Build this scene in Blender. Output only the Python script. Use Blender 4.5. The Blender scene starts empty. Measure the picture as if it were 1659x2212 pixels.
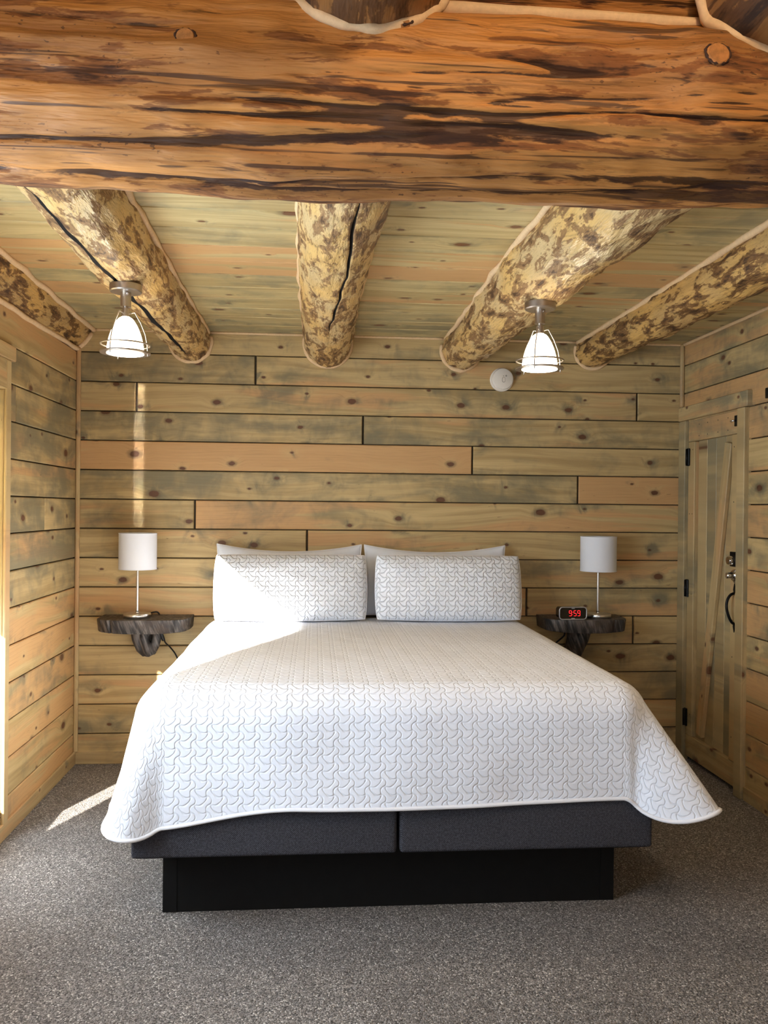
import bpy, bmesh, math, random
from mathutils import Vector, Matrix, noise
import numpy as np

random.seed(7)
SC = bpy.context.scene
COL = SC.collection
PI = math.pi
XL, XR, YB, CE, H = -1.443, 2.342, 5.2, 2.635, 1.561      # left wall, right wall, back wall, ceiling, camera height
YF = -2.4                                                   # wall behind the camera
rad = math.radians

# ------------------------------------------------------------------ camera
cam_d = bpy.data.cameras.new('camera')
cam = bpy.data.objects.new('camera', cam_d)
COL.objects.link(cam)
SC.camera = cam
yaw, pitch, roll, FPX = rad(4.68), rad(-.204), rad(.579), 1810.0
fw = Vector((math.sin(yaw) * math.cos(pitch), math.cos(yaw) * math.cos(pitch), math.sin(pitch)))
rt = Vector((math.cos(yaw), -math.sin(yaw), 0))
up = rt.cross(fw)
r2 = rt * math.cos(roll) + up * math.sin(roll)
u2 = -rt * math.sin(roll) + up * math.cos(roll)
M = Matrix((r2, u2, -fw)).transposed().to_4x4()
M.translation = Vector((0, 0, H))
cam.matrix_world = M
cam_d.sensor_fit = 'VERTICAL'
cam_d.sensor_height = 24
cam_d.lens = FPX / 2212 * 24
cam_d.clip_start = .02

# ------------------------------------------------------------------ world, sun, daylight, exposure
W = bpy.data.worlds.new('sky')
SC.world = W
W.use_nodes = True
W.node_tree.nodes['Background'].inputs[0].default_value = (.62, .78, 1, 1)
W.node_tree.nodes['Background'].inputs[1].default_value = 1.2
SUN_DIR = Vector((1, 2.45, -.8)).normalized()
SUN_POWER, WIN_L, WIN_B, LAMP_W, REAR_W = 55.0, 270.0, 36.0, 9.0, 36.0


def light(name, kind, loc, energy, color, direction=None, **kw):
    d = bpy.data.lights.new(name, kind)
    d.energy = energy
    d.color = color
    for k, v in kw.items():
        setattr(d, k, v)
    o = bpy.data.objects.new(name, d)
    COL.objects.link(o)
    o.location = loc
    if direction is not None:
        o.rotation_euler = Vector(direction).to_track_quat('-Z', 'Y').to_euler()
    return o


WA0, WA1, WB0, WB1, WZ0, WZ1, WBZ = 3.32, 4.02, .82, 2.95, .14, 2.10, .88      # the two panes of the left window
light('sun', 'SUN', (-6, -8, 6), SUN_POWER, (1, .93, .82), SUN_DIR, angle=rad(.9))
light('window_daylight_left', 'AREA', (XL - .20, (WB0 + WA1) / 2, 1.1), WIN_L, (.74, .87, 1), (1, 0, -.05),
      shape='RECTANGLE', size=2.9, size_y=1.9)
light('wall_streak_lamp', 'AREA', (XL + .05, 1.9, 1.88), .17, (1, .93, .8), (.322, 3.3, -.01), shape='RECTANGLE', size=.055, size_y=.86, spread=rad(.5))  # added strip lamp by the left wall, throws the pale streak on the back wall
light('window_daylight_rear', 'AREA', (-.1, YF + .08, 1.55), WIN_B, (.82, .89, 1), (0, 1, -.05),
      shape='RECTANGLE', size=2.2, size_y=1.5)
SC.view_settings.view_transform = 'Standard'
SC.view_settings.look = 'None'
SC.view_settings.exposure = -.20
SC.view_settings.gamma = 1.0
SC.view_settings.use_curve_mapping = False
SC.cycles.use_denoising = True
SC.cycles.sample_clamp_indirect = 6
SC.cycles.max_bounces = 7
SC.cycles.diffuse_bounces = 4
SC.cycles.glossy_bounces = 3
SC.cycles.use_adaptive_sampling = True
SC.cycles.adaptive_threshold = .05


# ------------------------------------------------------------------ node helper
def srgb(r, g, b):
    f = lambda c: (c / 255) / 12.92 if c / 255 <= .04045 else ((c / 255 + .055) / 1.055) ** 2.4
    return (f(r), f(g), f(b), 1)


class NT:
    def __init__(self, name):
        self.m = bpy.data.materials.new(name)
        self.m.use_nodes = True
        self.t = self.m.node_tree
        self.b = self.t.nodes['Principled BSDF']
        self.out = self.t.nodes['Material Output']

    def n(self, typ, ins=None, **attrs):
        nd = self.t.nodes.new(typ)
        for k, v in attrs.items():
            setattr(nd, k, v)
        for k, v in (ins or {}).items():
            self.set(nd.inputs[k], v)
        return nd

    def set(self, sock, v):
        if isinstance(v, bpy.types.NodeSocket):
            self.t.links.new(v, sock)
        else:
            sock.default_value = v

    def math(self, op, a, b=0.0, c=None, clamp=False):
        nd = self.n('ShaderNodeMath', {0: a, 1: b}, operation=op, use_clamp=clamp)
        if c is not None:
            self.set(nd.inputs[2], c)
        return nd.outputs[0]

    def mapr(self, v, a, b, c=0.0, d=1.0, smooth=True):
        return self.n('ShaderNodeMapRange', {0: v, 1: a, 2: b, 3: c, 4: d}, clamp=True,
                      interpolation_type='SMOOTHSTEP' if smooth else 'LINEAR').outputs[0]

    def mix(self, f, a, b, mode='MIX'):
        nd = self.n('ShaderNodeMix', data_type='RGBA', blend_type=mode)
        self.set(nd.inputs[0], f)
        self.set(nd.inputs[6], a)
        self.set(nd.inputs[7], b)
        return nd.outputs[2]

    def noise(self, vec, scale, detail=3.0, rough=.5, dist=0.0):
        return self.n('ShaderNodeTexNoise', {'Vector': vec, 'Scale': scale, 'Detail': detail, 'Roughness': rough,
                                             'Distortion': dist}).outputs['Fac']

    def sep(self, v):
        return self.n('ShaderNodeSeparateXYZ', {0: v}).outputs

    def comb(self, x, y, z):
        return self.n('ShaderNodeCombineXYZ', {0: x, 1: y, 2: z}).outputs[0]

    def obj(self):
        return self.n('ShaderNodeTexCoord').outputs['Object']

    def uv(self):
        return self.n('ShaderNodeTexCoord').outputs['UV']

    def bump(self, h, strength, dist):
        nd = self.n('ShaderNodeBump', {'Strength': strength, 'Distance': dist, 'Height': h})
        self.set(self.b.inputs['Normal'], nd.outputs[0])

    def fin(self, color=None, rough=.5, metal=0.0, spec=None, **kw):
        if color is not None:
            self.set(self.b.inputs['Base Color'], color)
        self.set(self.b.inputs['Roughness'], rough)
        self.set(self.b.inputs['Metallic'], metal)
        if spec is not None:
            self.set(self.b.inputs['Specular IOR Level'], spec)
        for k, v in kw.items():
            self.set(self.b.inputs[k], v)
        return self.m


# ------------------------------------------------------------------ materials
def mat_plank(name, light_c, dark_c, orange_c, stain_c, knot_c, grain=1.0, rough=.5):
    """stained knotty pine; object colour r = how orange, g = how much blue-grey stain, b = brightness"""
    t = NT(name)
    oi = t.n('ShaderNodeObjectInfo')
    rnd = oi.outputs['Random']
    col = t.n('ShaderNodeSeparateColor', {0: oi.outputs['Color']}).outputs
    p = t.sep(t.obj())
    x = t.math('ADD', p[0], t.math('MULTIPLY', rnd, 37.0))
    z = t.math('ADD', p[2], t.math('MULTIPLY', rnd, 11.0))
    # knots: sparse elliptical cells
    kv = t.comb(t.math('MULTIPLY', x, 2.9), t.math('MULTIPLY', z, 4.8), 0.0)
    vo = t.n('ShaderNodeTexVoronoi', {'Vector': kv, 'Scale': 1.0, 'Randomness': 1.0}, voronoi_dimensions='2D')
    kd = vo.outputs['Distance']
    kc = t.n('ShaderNodeSeparateColor', {0: vo.outputs['Color']}).outputs
    wob = t.math('MULTIPLY', t.math('SUBTRACT', t.noise(t.comb(t.math('MULTIPLY', x, 34.), t.math('MULTIPLY', z, 40.), 0.), 1., 3.), .5), .05)
    kdw = t.math('ADD', kd, wob)
    has = t.math('GREATER_THAN', kc[0], .15)
    kr = t.math('ADD', .030, t.math('MULTIPLY', t.math('POWER', kc[1], 2.0), .075))
    kq = t.math('DIVIDE', kdw, kr)
    kn = t.math('MULTIPLY', has, t.math('SUBTRACT', 1.0, t.mapr(kq, .75, 1.1)))
    halo = t.math('MULTIPLY', has, t.math('SUBTRACT', 1.0, t.mapr(kq, .9, 4.5)))
    far = t.math('MULTIPLY', has, t.math('SUBTRACT', 1.0, t.mapr(kd, .02, .30)))
    # grain bends round the knots
    warp = t.math('MULTIPLY', t.noise(t.comb(t.math('MULTIPLY', x, 1.0), t.math('MULTIPLY', z, 2.2), 3.1), 1., 1.), .16)
    gz = t.math('ADD', t.math('ADD', z, warp), t.math('MULTIPLY', halo, .03))
    g1 = t.noise(t.comb(t.math('MULTIPLY', x, .9), t.math('MULTIPLY', gz, 26.0), 0.7), 1., 3., .6)
    g2 = t.noise(t.comb(t.math('MULTIPLY', x, 6.0), t.math('MULTIPLY', gz, 260.0), 5.7), 1., 2., .6)
    ring = t.math('ABSOLUTE', t.math('SINE', t.math('MULTIPLY', gz, 150.0)))
    # broad wiped-on stain, heartwood, and streaks flaring across the board at the knots
    s1 = t.noise(t.comb(t.math('MULTIPLY', x, 2.0), t.math('MULTIPLY', z, 5.5), 9.3), 1., 4., .58, .5)
    s2 = t.noise(t.comb(t.math('MULTIPLY', x, 9.0), t.math('MULTIPLY', z, 6.0), 2.3), 1., 3., .6, .8)
    o1 = t.noise(t.comb(t.math('MULTIPLY', x, .9), t.math('MULTIPLY', gz, 9.5), 21.3), 1., 3., .5, .3)
    hi = t.math('SUBTRACT', .785, t.math('MULTIPLY', col[1], .36))
    sv = t.math('ADD', t.math('ADD', t.math('MULTIPLY', s1, .74), t.math('MULTIPLY', s2, .26)), t.math('MULTIPLY', far, t.math('MULTIPLY', t.math('SUBTRACT', s2, .42), .75)))
    stain = t.mapr(sv, t.math('SUBTRACT', hi, .15), t.math('ADD', hi, .10))
    ho = t.math('SUBTRACT', .80, t.math('MULTIPLY', col[0], .52))
    orange = t.mapr(o1, t.math('SUBTRACT', ho, .04), t.math('ADD', ho, .07))
    c = t.mix(t.mapr(g1, .35, .70), light_c, dark_c)
    c = t.mix(t.math('MULTIPLY', orange, .85), c, orange_c)
    c = t.mix(t.math('MULTIPLY', stain, .80), c, stain_c)
    c = t.mix(t.math('MULTIPLY', t.mapr(g2, .52, .75), .22 * grain), c, srgb(110, 84, 52))
    c = t.mix(t.math('MULTIPLY', t.math('MULTIPLY', t.mapr(ring, .0, .30, .22, .0), t.mapr(o1, .40, .62)), grain), c, srgb(132, 96, 58))
    pale = t.math('MULTIPLY', far, t.mapr(s2, .50, .60, .55, 0.0))
    c = t.mix(t.math('MULTIPLY', pale, .6), c, light_c)
    edge = t.math('MULTIPLY', has, t.math('SUBTRACT', 1.0, t.mapr(kq, 1.0, 1.9)))
    c = t.mix(t.math('MULTIPLY', edge, .5), c, srgb(92, 76, 54))
    kring = t.math('SINE', t.math('MULTIPLY', kdw, 330.0))
    kcol = t.mix(t.mapr(kring, -1, 1, 0, .45), knot_c, srgb(60, 38, 26))
    c = t.mix(t.math('MULTIPLY', kn, .95), c, kcol)
    # small dark flecks
    fl = t.noise(t.comb(t.math('MULTIPLY', x, 14.0), t.math('MULTIPLY', z, 60.0), 17.0), 1., 2., .5)
    c = t.mix(t.math('MULTIPLY', t.mapr(fl, .72, .78), .5), c, srgb(78, 56, 36))
    br = t.mapr(col[2], 0, 1, .55, 1.45, False)
    c = t.mix(1.0, c, t.comb(br, br, br), 'MULTIPLY')
    gb = t.noise(t.comb(t.math('MULTIPLY', x, 5.0), t.math('MULTIPLY', z, 150.0), 5.7), 1., 1., .6)
    t.bump(gb, .30, .002)
    return t.fin(c, rough, spec=.35)


def mat_log(name, base, base2, patch, dark, sx, sr, patch_at=.53, dark_at=.62, bump=.6, gloss=.34, long=.0, veins=.75):
    """peeled log: pale sapwood with ragged strips of brown inner bark; local x runs along the log"""
    t = NT(name)
    rnd = t.n('ShaderNodeObjectInfo').outputs['Random']
    p = t.sep(t.obj())
    x = t.math('ADD', p[0], t.math('MULTIPLY', rnd, 53.0))
    v = lambda a, b, o: t.comb(t.math('MULTIPLY', x, a), t.math('ADD', t.math('MULTIPLY', p[1], b), o), t.math('MULTIPLY', p[2], b))
    big = t.noise(v(sx, sr, 0.), 1., 5., .62, .5)
    mid = t.noise(v(sx * 2.6, sr * 2.2, 4.), 1., 5., .65, .4)
    fib = t.noise(v(sx * 2.2, sr * 9., 8.), 1., 3., .6)
    tone = t.noise(v(sx * .5, sr * .35, 15.), 1., 2., .5)
    tick = t.noise(v(sx * 22., sr * 7., 22.), 1., 2., .5)
    m = t.math('ADD', t.math('MULTIPLY', big, .68), t.math('MULTIPLY', mid, .32))
    pm = t.mapr(m, patch_at - .008, patch_at + .022)
    dm = t.mapr(t.math('ADD', m, t.math('MULTIPLY', t.math('SUBTRACT', fib, .5), .12)), dark_at - .02, dark_at + .05)
    jit = t.math('MULTIPLY', t.math('SUBTRACT', mid, .5), 1.1)
    ve = t.n('ShaderNodeTexVoronoi', {'Vector': t.comb(t.math('ADD', t.math('MULTIPLY', x, sx * 1.3), jit), t.math('ADD', t.math('MULTIPLY', p[1], sr * 1.5), jit), t.math('ADD', t.math('MULTIPLY', p[2], sr * 1.5), jit)), 'Scale': 1.0, 'Randomness': 1.0}, feature='DISTANCE_TO_EDGE').outputs['Distance']
    vein = t.math('MULTIPLY', t.math('SUBTRACT', 1.0, t.mapr(ve, .01, .11)), t.mapr(big, .40, .56))
    c = t.mix(t.mapr(tone, .35, .65), base, base2)
    c = t.mix(t.math('MULTIPLY', vein, veins), c, dark)
    c = t.mix(t.mapr(fib, .45, .75, 0, .35), c, patch)
    c = t.mix(t.math('MULTIPLY', pm, .85), c, patch)
    c = t.mix(t.math('MULTIPLY', dm, .92), c, dark)
    tk = t.math('MULTIPLY', t.mapr(tick, .66, .70), t.mapr(tone, .48, .6))
    c = t.mix(t.math('MULTIPLY', tk, .7), c, dark)
    bk = t.n('ShaderNodeAttribute', attribute_name='bark', attribute_type='GEOMETRY').outputs['Fac']
    bkm = t.mapr(t.math('ADD', bk, t.math('MULTIPLY', t.math('SUBTRACT', mid, .5), 1.6)), .42, .62)
    c = t.mix(t.math('MULTIPLY', bkm, .9), c, dark)
    if long:
        st = t.noise(v(.55, 26., 31.), 1., 4., .6, .6)
        c = t.mix(t.math('MULTIPLY', t.mapr(st, .575, .625), long), c, dark)
        m = t.math('ADD', m, t.math('MULTIPLY', st, .8))
    hb = t.noise(v(sx * 2.0, sr * 2.6, 4.), 1., 3., .62)
    h = t.math('MULTIPLY', hb, 1.0)
    t.bump(h, bump, .012)
    return t.fin(c, t.mapr(pm, 0, 1, gloss, gloss + .25, False), spec=.4)


def mat_plain(name, c, rough=.5, metal=0.0, spec=None, bump=None, var=.0, **kw):
    t = NT(name)
    o = t.obj()
    col = c
    if var:
        f = t.noise(o, bump[0] if bump else 30., 4., .6)
        col = t.mix(t.mapr(f, .3, .7), (c[0] * (1 - var), c[1] * (1 - var), c[2] * (1 - var), 1), (c[0] * (1 + var), c[1] * (1 + var), c[2] * (1 + var), 1))
    if bump:
        t.bump(t.noise(o, bump[0], 4., .6), bump[1], bump[2])
    return t.fin(col, rough, metal, spec, **kw)


def mat_carpet():
    t = NT('carpet_heather_grey')
    o = t.obj()
    a = t.noise(o, 260., 2., .6)
    b = t.noise(o, 120., 3., .65)
    vo = t.n('ShaderNodeTexVoronoi', {'Vector': o, 'Scale': 210.0, 'Randomness': 1.0})
    vc = t.n('ShaderNodeSeparateColor', {0: vo.outputs['Color']}).outputs
    wear = t.noise(o, 2.2, 3., .55)
    f = t.math('ADD', t.math('MULTIPLY', vc[0], .55), t.math('MULTIPLY', b, .45))
    c = t.mix(t.mapr(f, .2, .8, smooth=False), srgb(52, 48, 45), srgb(168, 160, 153))
    c = t.mix(t.mapr(t.math('MULTIPLY', vc[1], vc[2]), .62, .72), c, srgb(212, 206, 198))
    c = t.mix(t.mapr(t.math('MULTIPLY', vc[1], a), .02, .09, .6, 0), c, srgb(36, 32, 29))
    c = t.mix(t.mapr(wear, .35, .65, 0, .22), c, srgb(90, 82, 76))
    t.bump(t.math('ADD', t.math('SUBTRACT', 1.0, vo.outputs['Distance']), t.math('MULTIPLY', b, 1.2)), .9, .006)
    return t.fin(c, .95, spec=.1, **{'Sheen Weight': .15})


def mat_quilt(name, period, strength):
    """white matelasse with a meandering stitched line; UV in metres of cloth"""
    t = NT(name)
    p = t.sep(t.uv())
    a = t.math('MULTIPLY', p[0], 2 * PI / period)
    b = t.math('MULTIPLY', p[1], 2 * PI / period)
    w1 = t.math('SINE', t.math('ADD', a, t.math('MULTIPLY', t.math('SINE', b), 1.6)))
    w2 = t.math('SINE', t.math('ADD', b, t.math('MULTIPLY', t.math('COSINE', a), 1.6)))
    line = t.math('ABSOLUTE', t.math('ADD', w1, t.math('MULTIPLY', w2, .9)))
    h = t.math('POWER', t.mapr(line, 0.0, .85, 0, 1), .7)
    puff = t.noise(t.uv(), 22., 2., .5)
    fine = t.noise(t.uv(), 900., 2., .5)
    c = t.mix(h, srgb(226, 230, 238), srgb(233, 237, 246))
    t.bump(t.math('ADD', t.math('ADD', h, t.math('MULTIPLY', puff, .5)), t.math('MULTIPLY', fine, .05)), strength, .006)
    return t.fin(c, .85, spec=.15, **{'Sheen Weight': .1})


def mat_weave(name, c1, c2):
    t = NT(name)
    p = t.sep(t.obj())
    u = t.math('ADD', p[0], p[1])
    a = t.math('SINE', t.math('MULTIPLY', u, 900.0))
    b = t.math('SINE', t.math('MULTIPLY', p[2], 900.0))
    n = t.noise(t.obj(), 160., 2., .6)
    f = t.math('ADD', t.math('MULTIPLY', t.math('MULTIPLY', a, b), .3), n)
    c = t.mix(t.mapr(f, .25, .85), c1, c2)
    t.bump(f, .25, .002)
    return t.fin(c, .9, spec=.15)


def mat_slab():
    t = NT('dark_stained_slab')
    p = t.sep(t.obj())
    v = t.comb(t.math('MULTIPLY', t.math('ADD', p[0], t.math('MULTIPLY', p[2], .35)), 55.0), t.math('MULTIPLY', p[1], 20.0), t.math('MULTIPLY', p[2], 7.0))
    a = t.noise(v, 1., 4., .6, .3)
    b = t.noise(t.obj(), 9., 3., .6)
    c = t.mix(t.mapr(a, .38, .7), srgb(44, 42, 42), srgb(112, 104, 98))
    c = t.mix(t.mapr(b, .45, .7, 0, .6), c, srgb(70, 55, 44))
    t.bump(a, .5, .006)
    return t.fin(c, .55, spec=.4)


def mat_emit(name, c, s):
    t = NT(name)
    return t.fin((.05, .05, .05, 1) if s < 5 else (.9, .9, .9, 1), .4, **{'Emission Color': c, 'Emission Strength': s})


def mat_pane():
    t = NT('window_glass')
    tr = t.n('ShaderNodeBsdfTransparent')
    gl = t.n('ShaderNodeBsdfGlossy', {'Roughness': .02})
    mx = t.n('ShaderNodeMixShader', {0: .06, 1: tr.outputs[0], 2: gl.outputs[0]})
    t.t.links.new(mx.outputs[0], t.out.inputs[0])
    return t.m


MT = {}
MT['plank'] = mat_plank('stained_pine_plank', srgb(198, 172, 122), srgb(170, 144, 97), srgb(200, 156, 106), srgb(112, 108, 88), srgb(104, 66, 44))
MT['ceil'] = mat_plank('stained_pine_ceiling_board', srgb(200, 182, 132), srgb(172, 150, 102), srgb(200, 156, 106), srgb(126, 122, 98), srgb(120, 78, 50))
MT['trim'] = mat_plank('pine_trim', srgb(194, 170, 124), srgb(168, 143, 100), srgb(194, 154, 108), srgb(120, 116, 96), srgb(112, 70, 46), .6)
MT['gap'] = mat_plain('dark_wall_gap', srgb(62, 52, 36), .9, bump=(40., .3, .003), var=.2)
MT['joist'] = mat_log('peeled_log', srgb(214, 176, 110), srgb(204, 178, 130), srgb(132, 96, 60), srgb(74, 50, 32), 6.2, 21.0, .500, .57)
MT['joistd'] = mat_log('peeled_log_brown', srgb(206, 164, 96), srgb(186, 152, 98), srgb(104, 70, 38), srgb(60, 38, 22), 5.6, 19.0, .495, .56, veins=.95)
MT['girder'] = mat_log('peeled_girder_log', srgb(198, 136, 70), srgb(158, 108, 58), srgb(122, 74, 36), srgb(52, 28, 15), 2.2, 14.0, .53, .585, 1.0, .55, .8, .35)
MT['darklog'] = mat_log('dark_log', srgb(150, 104, 58), srgb(120, 82, 46), srgb(84, 54, 30), srgb(40, 24, 14), 2.5, 11.0, .48, .56)
MT['crack'] = mat_plain('log_check', srgb(20, 14, 9), .95, bump=(30., .2, .002), var=.2)
MT['knot'] = mat_plain('log_knot', srgb(166, 112, 60), .55, bump=(60., .4, .004), var=.25)
MT['bark'] = mat_plain('knot_bark', srgb(58, 32, 18), .8, bump=(60., .4, .004), var=.25)
MT['caulk'] = mat_plain('cream_chinking', srgb(222, 190, 148), .8, bump=(60., .35, .004), var=.06)
MT['carpet'] = mat_carpet()
MT['quilt'] = mat_quilt('white_quilted_cotton', .057, .46)
MT['sham'] = mat_quilt('white_quilted_sham', .056, .85)
MT['linen'] = mat_plain('white_cotton', srgb(232, 236, 244), .85, spec=.15, bump=(14., .25, .01), var=.01)
MT['binding'] = mat_plain('white_binding', srgb(238, 238, 242), .85, spec=.15, bump=(200., .2, .002), var=.01)
MT['boxfab'] = mat_weave('charcoal_box_spring_fabric', srgb(46, 46, 50), srgb(84, 84, 92))
MT['black'] = mat_plain('black_base', srgb(17, 16, 15), .7, spec=.2, bump=(25., .15, .002), var=.12)
MT['iron'] = mat_plain('black_iron', srgb(20, 19, 19), .42, .6, bump=(120., .15, .001), var=.1)
MT['chrome'] = mat_plain('chrome', (.8, .8, .82, 1), .12, 1.0, bump=(8., .02, .001), var=.02)
MT['nickel'] = mat_plain('brushed_nickel', (.62, .59, .55, 1), .28, 1.0, bump=(300., .05, .001), var=.05)
MT['bronze'] = mat_plain('brushed_steel_fixture', (.46, .41, .36, 1), .34, 1.0, bump=(300., .05, .001), var=.05)
MT['shade'] = mat_plain('white_drum_shade', srgb(226, 228, 234), .85, spec=.1, bump=(500., .1, .001), var=.01)
MT['slab'] = mat_slab()
MT['cord'] = mat_plain('black_cord', srgb(14, 14, 14), .5, bump=(90., .1, .001), var=.1)
MT['plastic'] = mat_plain('white_plastic', srgb(232, 224, 212), .45, bump=(40., .03, .001), var=.01)
MT['plastic2'] = mat_plain('grey_print', srgb(150, 140, 128), .6, bump=(40., .03, .001), var=.02)
MT['silver'] = mat_plain('silver_plastic', srgb(190, 190, 192), .35, .6, bump=(40., .03, .001), var=.02)
MT['clock'] = mat_plain('black_gloss_plastic', srgb(9, 9, 10), .12, bump=(20., .02, .001), var=.05)
MT['led'] = mat_emit('red_digits', (1, .008, .015, 1), 2.2)
MT['led'].cycles.emission_sampling = 'NONE'
MT['glow'] = mat_emit('lit_glass_shade', (1, .86, .66, 1), 16.0)
MT['pane'] = mat_pane()
_t = NT('cream_roller_blind')
_d = _t.n('ShaderNodeBsdfDiffuse', {'Color': srgb(236, 226, 198)})
_u = _t.n('ShaderNodeBsdfTranslucent', {'Color': srgb(236, 226, 198)})
_m = _t.n('ShaderNodeMixShader', {0: .5, 1: _d.outputs[0], 2: _u.outputs[0]})
_t.t.links.new(_m.outputs[0], _t.out.inputs[0])
MT['roller'] = _t.m


# ------------------------------------------------------------------ object helpers
def mesh_obj(name, verts, faces, mat, parent=None, smooth=False, loc=None, rot=None, uv=None):
    me = bpy.data.meshes.new(name)
    me.from_pydata([tuple(v) for v in verts], [], faces)
    me.update()
    if mat is not None:
        me.materials.append(MT[mat] if isinstance(mat, str) else mat)
    if smooth:
        me.polygons.foreach_set('use_smooth', [True] * len(me.polygons))
    if uv is not None:
        l = me.uv_layers.new(name='UVMap')
        li = np.zeros(len(me.loops), dtype=np.int32)
        me.loops.foreach_get('vertex_index', li)
        l.data.foreach_set('uv', np.asarray(uv, dtype=np.float32)[li].ravel())
    o = bpy.data.objects.new(name, me)
    COL.objects.link(o)
    if loc is not None:
        o.location = loc
    if rot is not None:
        o.rotation_euler = rot
    if parent is not None:
        o.parent = parent
    return o


def bm_obj(name, bm, mat, parent=None, smooth=False, loc=None, rot=None):
    me = bpy.data.meshes.new(name)
    bmesh.ops.recalc_face_normals(bm, faces=bm.faces)
    bm.to_mesh(me)
    bm.free()
    me.materials.append(MT[mat] if isinstance(mat, str) else mat)
    if smooth:
        me.polygons.foreach_set('use_smooth', [True] * len(me.polygons))
    o = bpy.data.objects.new(name, me)
    COL.objects.link(o)
    if loc is not None:
        o.location = loc
    if rot is not None:
        o.rotation_euler = rot
    if parent is not None:
        o.parent = parent
    return o


def empty(name, loc, rotz=0):
    o = bpy.data.objects.new(name, None)
    o.empty_display_size = .1
    COL.objects.link(o)
    o.location = loc
    o.rotation_euler = (0, 0, rotz)
    return o


def tag(o, label, cat, group=None):
    o['label'] = label
    o['category'] = cat
    if group:
        o['group'] = group
    return o


def struct(o, label=None):
    o['kind'] = 'structure'
    if label:
        o['label'] = label
    return o


def box(bm, x0, x1, y0, y1, z0, z1, bev=0.0, seg=2):
    vs = [bm.verts.new((x, y, z)) for x in (x0, x1) for y in (y0, y1) for z in (z0, z1)]
    fs = [bm.faces.new([vs[i] for i in f]) for f in ((0, 1, 3, 2), (4, 6, 7, 5), (0, 4, 5, 1), (2, 3, 7, 6), (0, 2, 6, 4), (1, 5, 7, 3))]
    if bev:
        es = list({e for f in fs for e in f.edges})
        bmesh.ops.bevel(bm, geom=es, offset=bev, segments=seg, profile=.6, affect='EDGES')


def box_obj(name, x0, x1, y0, y1, z0, z1, mat, parent=None, bev=0.0, seg=2, smooth=False):
    """mesh whose origin sits at the bottom centre of the box"""
    c = Vector(((x0 + x1) / 2, (y0 + y1) / 2, z0))
    bm = bmesh.new()
    box(bm, x0 - c.x, x1 - c.x, y0 - c.y, y1 - c.y, 0, z1 - z0, bev, seg)
    loc = c if parent is None else c - parent.matrix_basis.translation
    return bm_obj(name, bm, mat, parent, smooth, loc)


def tube_geo(pts, r, n=10, closed=False, caps=True, off=0):
    """rings along a polyline; r is a number or a list"""
    P = [Vector(p) for p in pts]
    k = len(P)
    R = r if isinstance(r, (list, tuple)) else [r] * k
    V, F = [], []
    ref = Vector((0, 0, 1))
    prev = None
    for i in range(k):
        a = P[(i - 1) % k] if (closed or i > 0) else P[i]
        b = P[(i + 1) % k] if (closed or i < k - 1) else P[i]
        t = (b - a).normalized()
        if prev is None:
            s = t.cross(ref if abs(t.dot(ref)) < .95 else Vector((1, 0, 0))).normalized()
        else:
            s = (prev - t * prev.dot(t)).normalized()
        prev = s
        q = t.cross(s)
        for j in range(n):
            an = 2 * PI * j / n
            V.append(P[i] + (s * math.cos(an) + q * math.sin(an)) * R[i])
    m = k if closed else k - 1
    for i in range(m):
        for j in range(n):
            F.append((off + i * n + j, off + i * n + (j + 1) % n, off + ((i + 1) % k) * n + (j + 1) % n, off + ((i + 1) % k) * n + j))
    if caps and not closed:
        F.append(tuple(off + j for j in reversed(range(n))))
        F.append(tuple(off + (k - 1) * n + j for j in range(n)))
    return V, F


def tube_obj(name, pts, r, mat, parent=None, n=10, closed=False, smooth=True):
    if parent is not None:
        o0 = parent.matrix_basis.translation
        pts = [Vector(p) - o0 for p in pts]
    V, F = tube_geo(pts, r, n, closed)
    return mesh_obj(name, V, F, mat, parent, smooth)


def lathe_obj(name, prof, mat, parent=None, n=40, loc=(0, 0, 0), smooth=True, rot=None):
    """profile of (radius, z) turned about local z; radius 0 ends close the shape"""
    V, F, rings = [], [], []
    for r, z in prof:
        if r < 1e-6:
            rings.append([len(V)])
            V.append((0, 0, z))
        else:
            rings.append(list(range(len(V), len(V) + n)))
            V += [(r * math.cos(2 * PI * j / n), r * math.sin(2 * PI * j / n), z) for j in range(n)]
    for a, b in zip(rings, rings[1:]):
        for j in range(n):
            q = [a[j % len(a)], a[(j + 1) % n % len(a)], b[(j + 1) % n % len(b)], b[j % len(b)]]
            q = [v for i, v in enumerate(q) if v not in q[:i]]
            if len(q) > 2:
                F.append(q)
    o = mesh_obj(name, V, F, mat, parent, smooth, loc, rot)
    if smooth:
        auto_smooth(o)
    return o


def auto_smooth(o, ang=35):
    bm = bmesh.new()
    bm.from_mesh(o.data)
    bmesh.ops.recalc_face_normals(bm, faces=bm.faces)
    for e in bm.edges:
        if len(e.link_faces) == 2 and e.calc_face_angle(0) > rad(ang):
            e.smooth = False
    bm.to_mesh(o.data)
    bm.free()


def copy_tree(o, parent=None):
    c = o.copy()
    COL.objects.link(c)
    if parent is not None:
        c.parent = parent
    for ch in list(o.children):
        copy_tree(ch, c)
    return c


def sstep(a, b, x):
    t = max(0., min(1., (x - a) / (b - a)))
    return t * t * (3 - 2 * t)


# ------------------------------------------------------------------ planked surfaces
PLANK_T = .018


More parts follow.
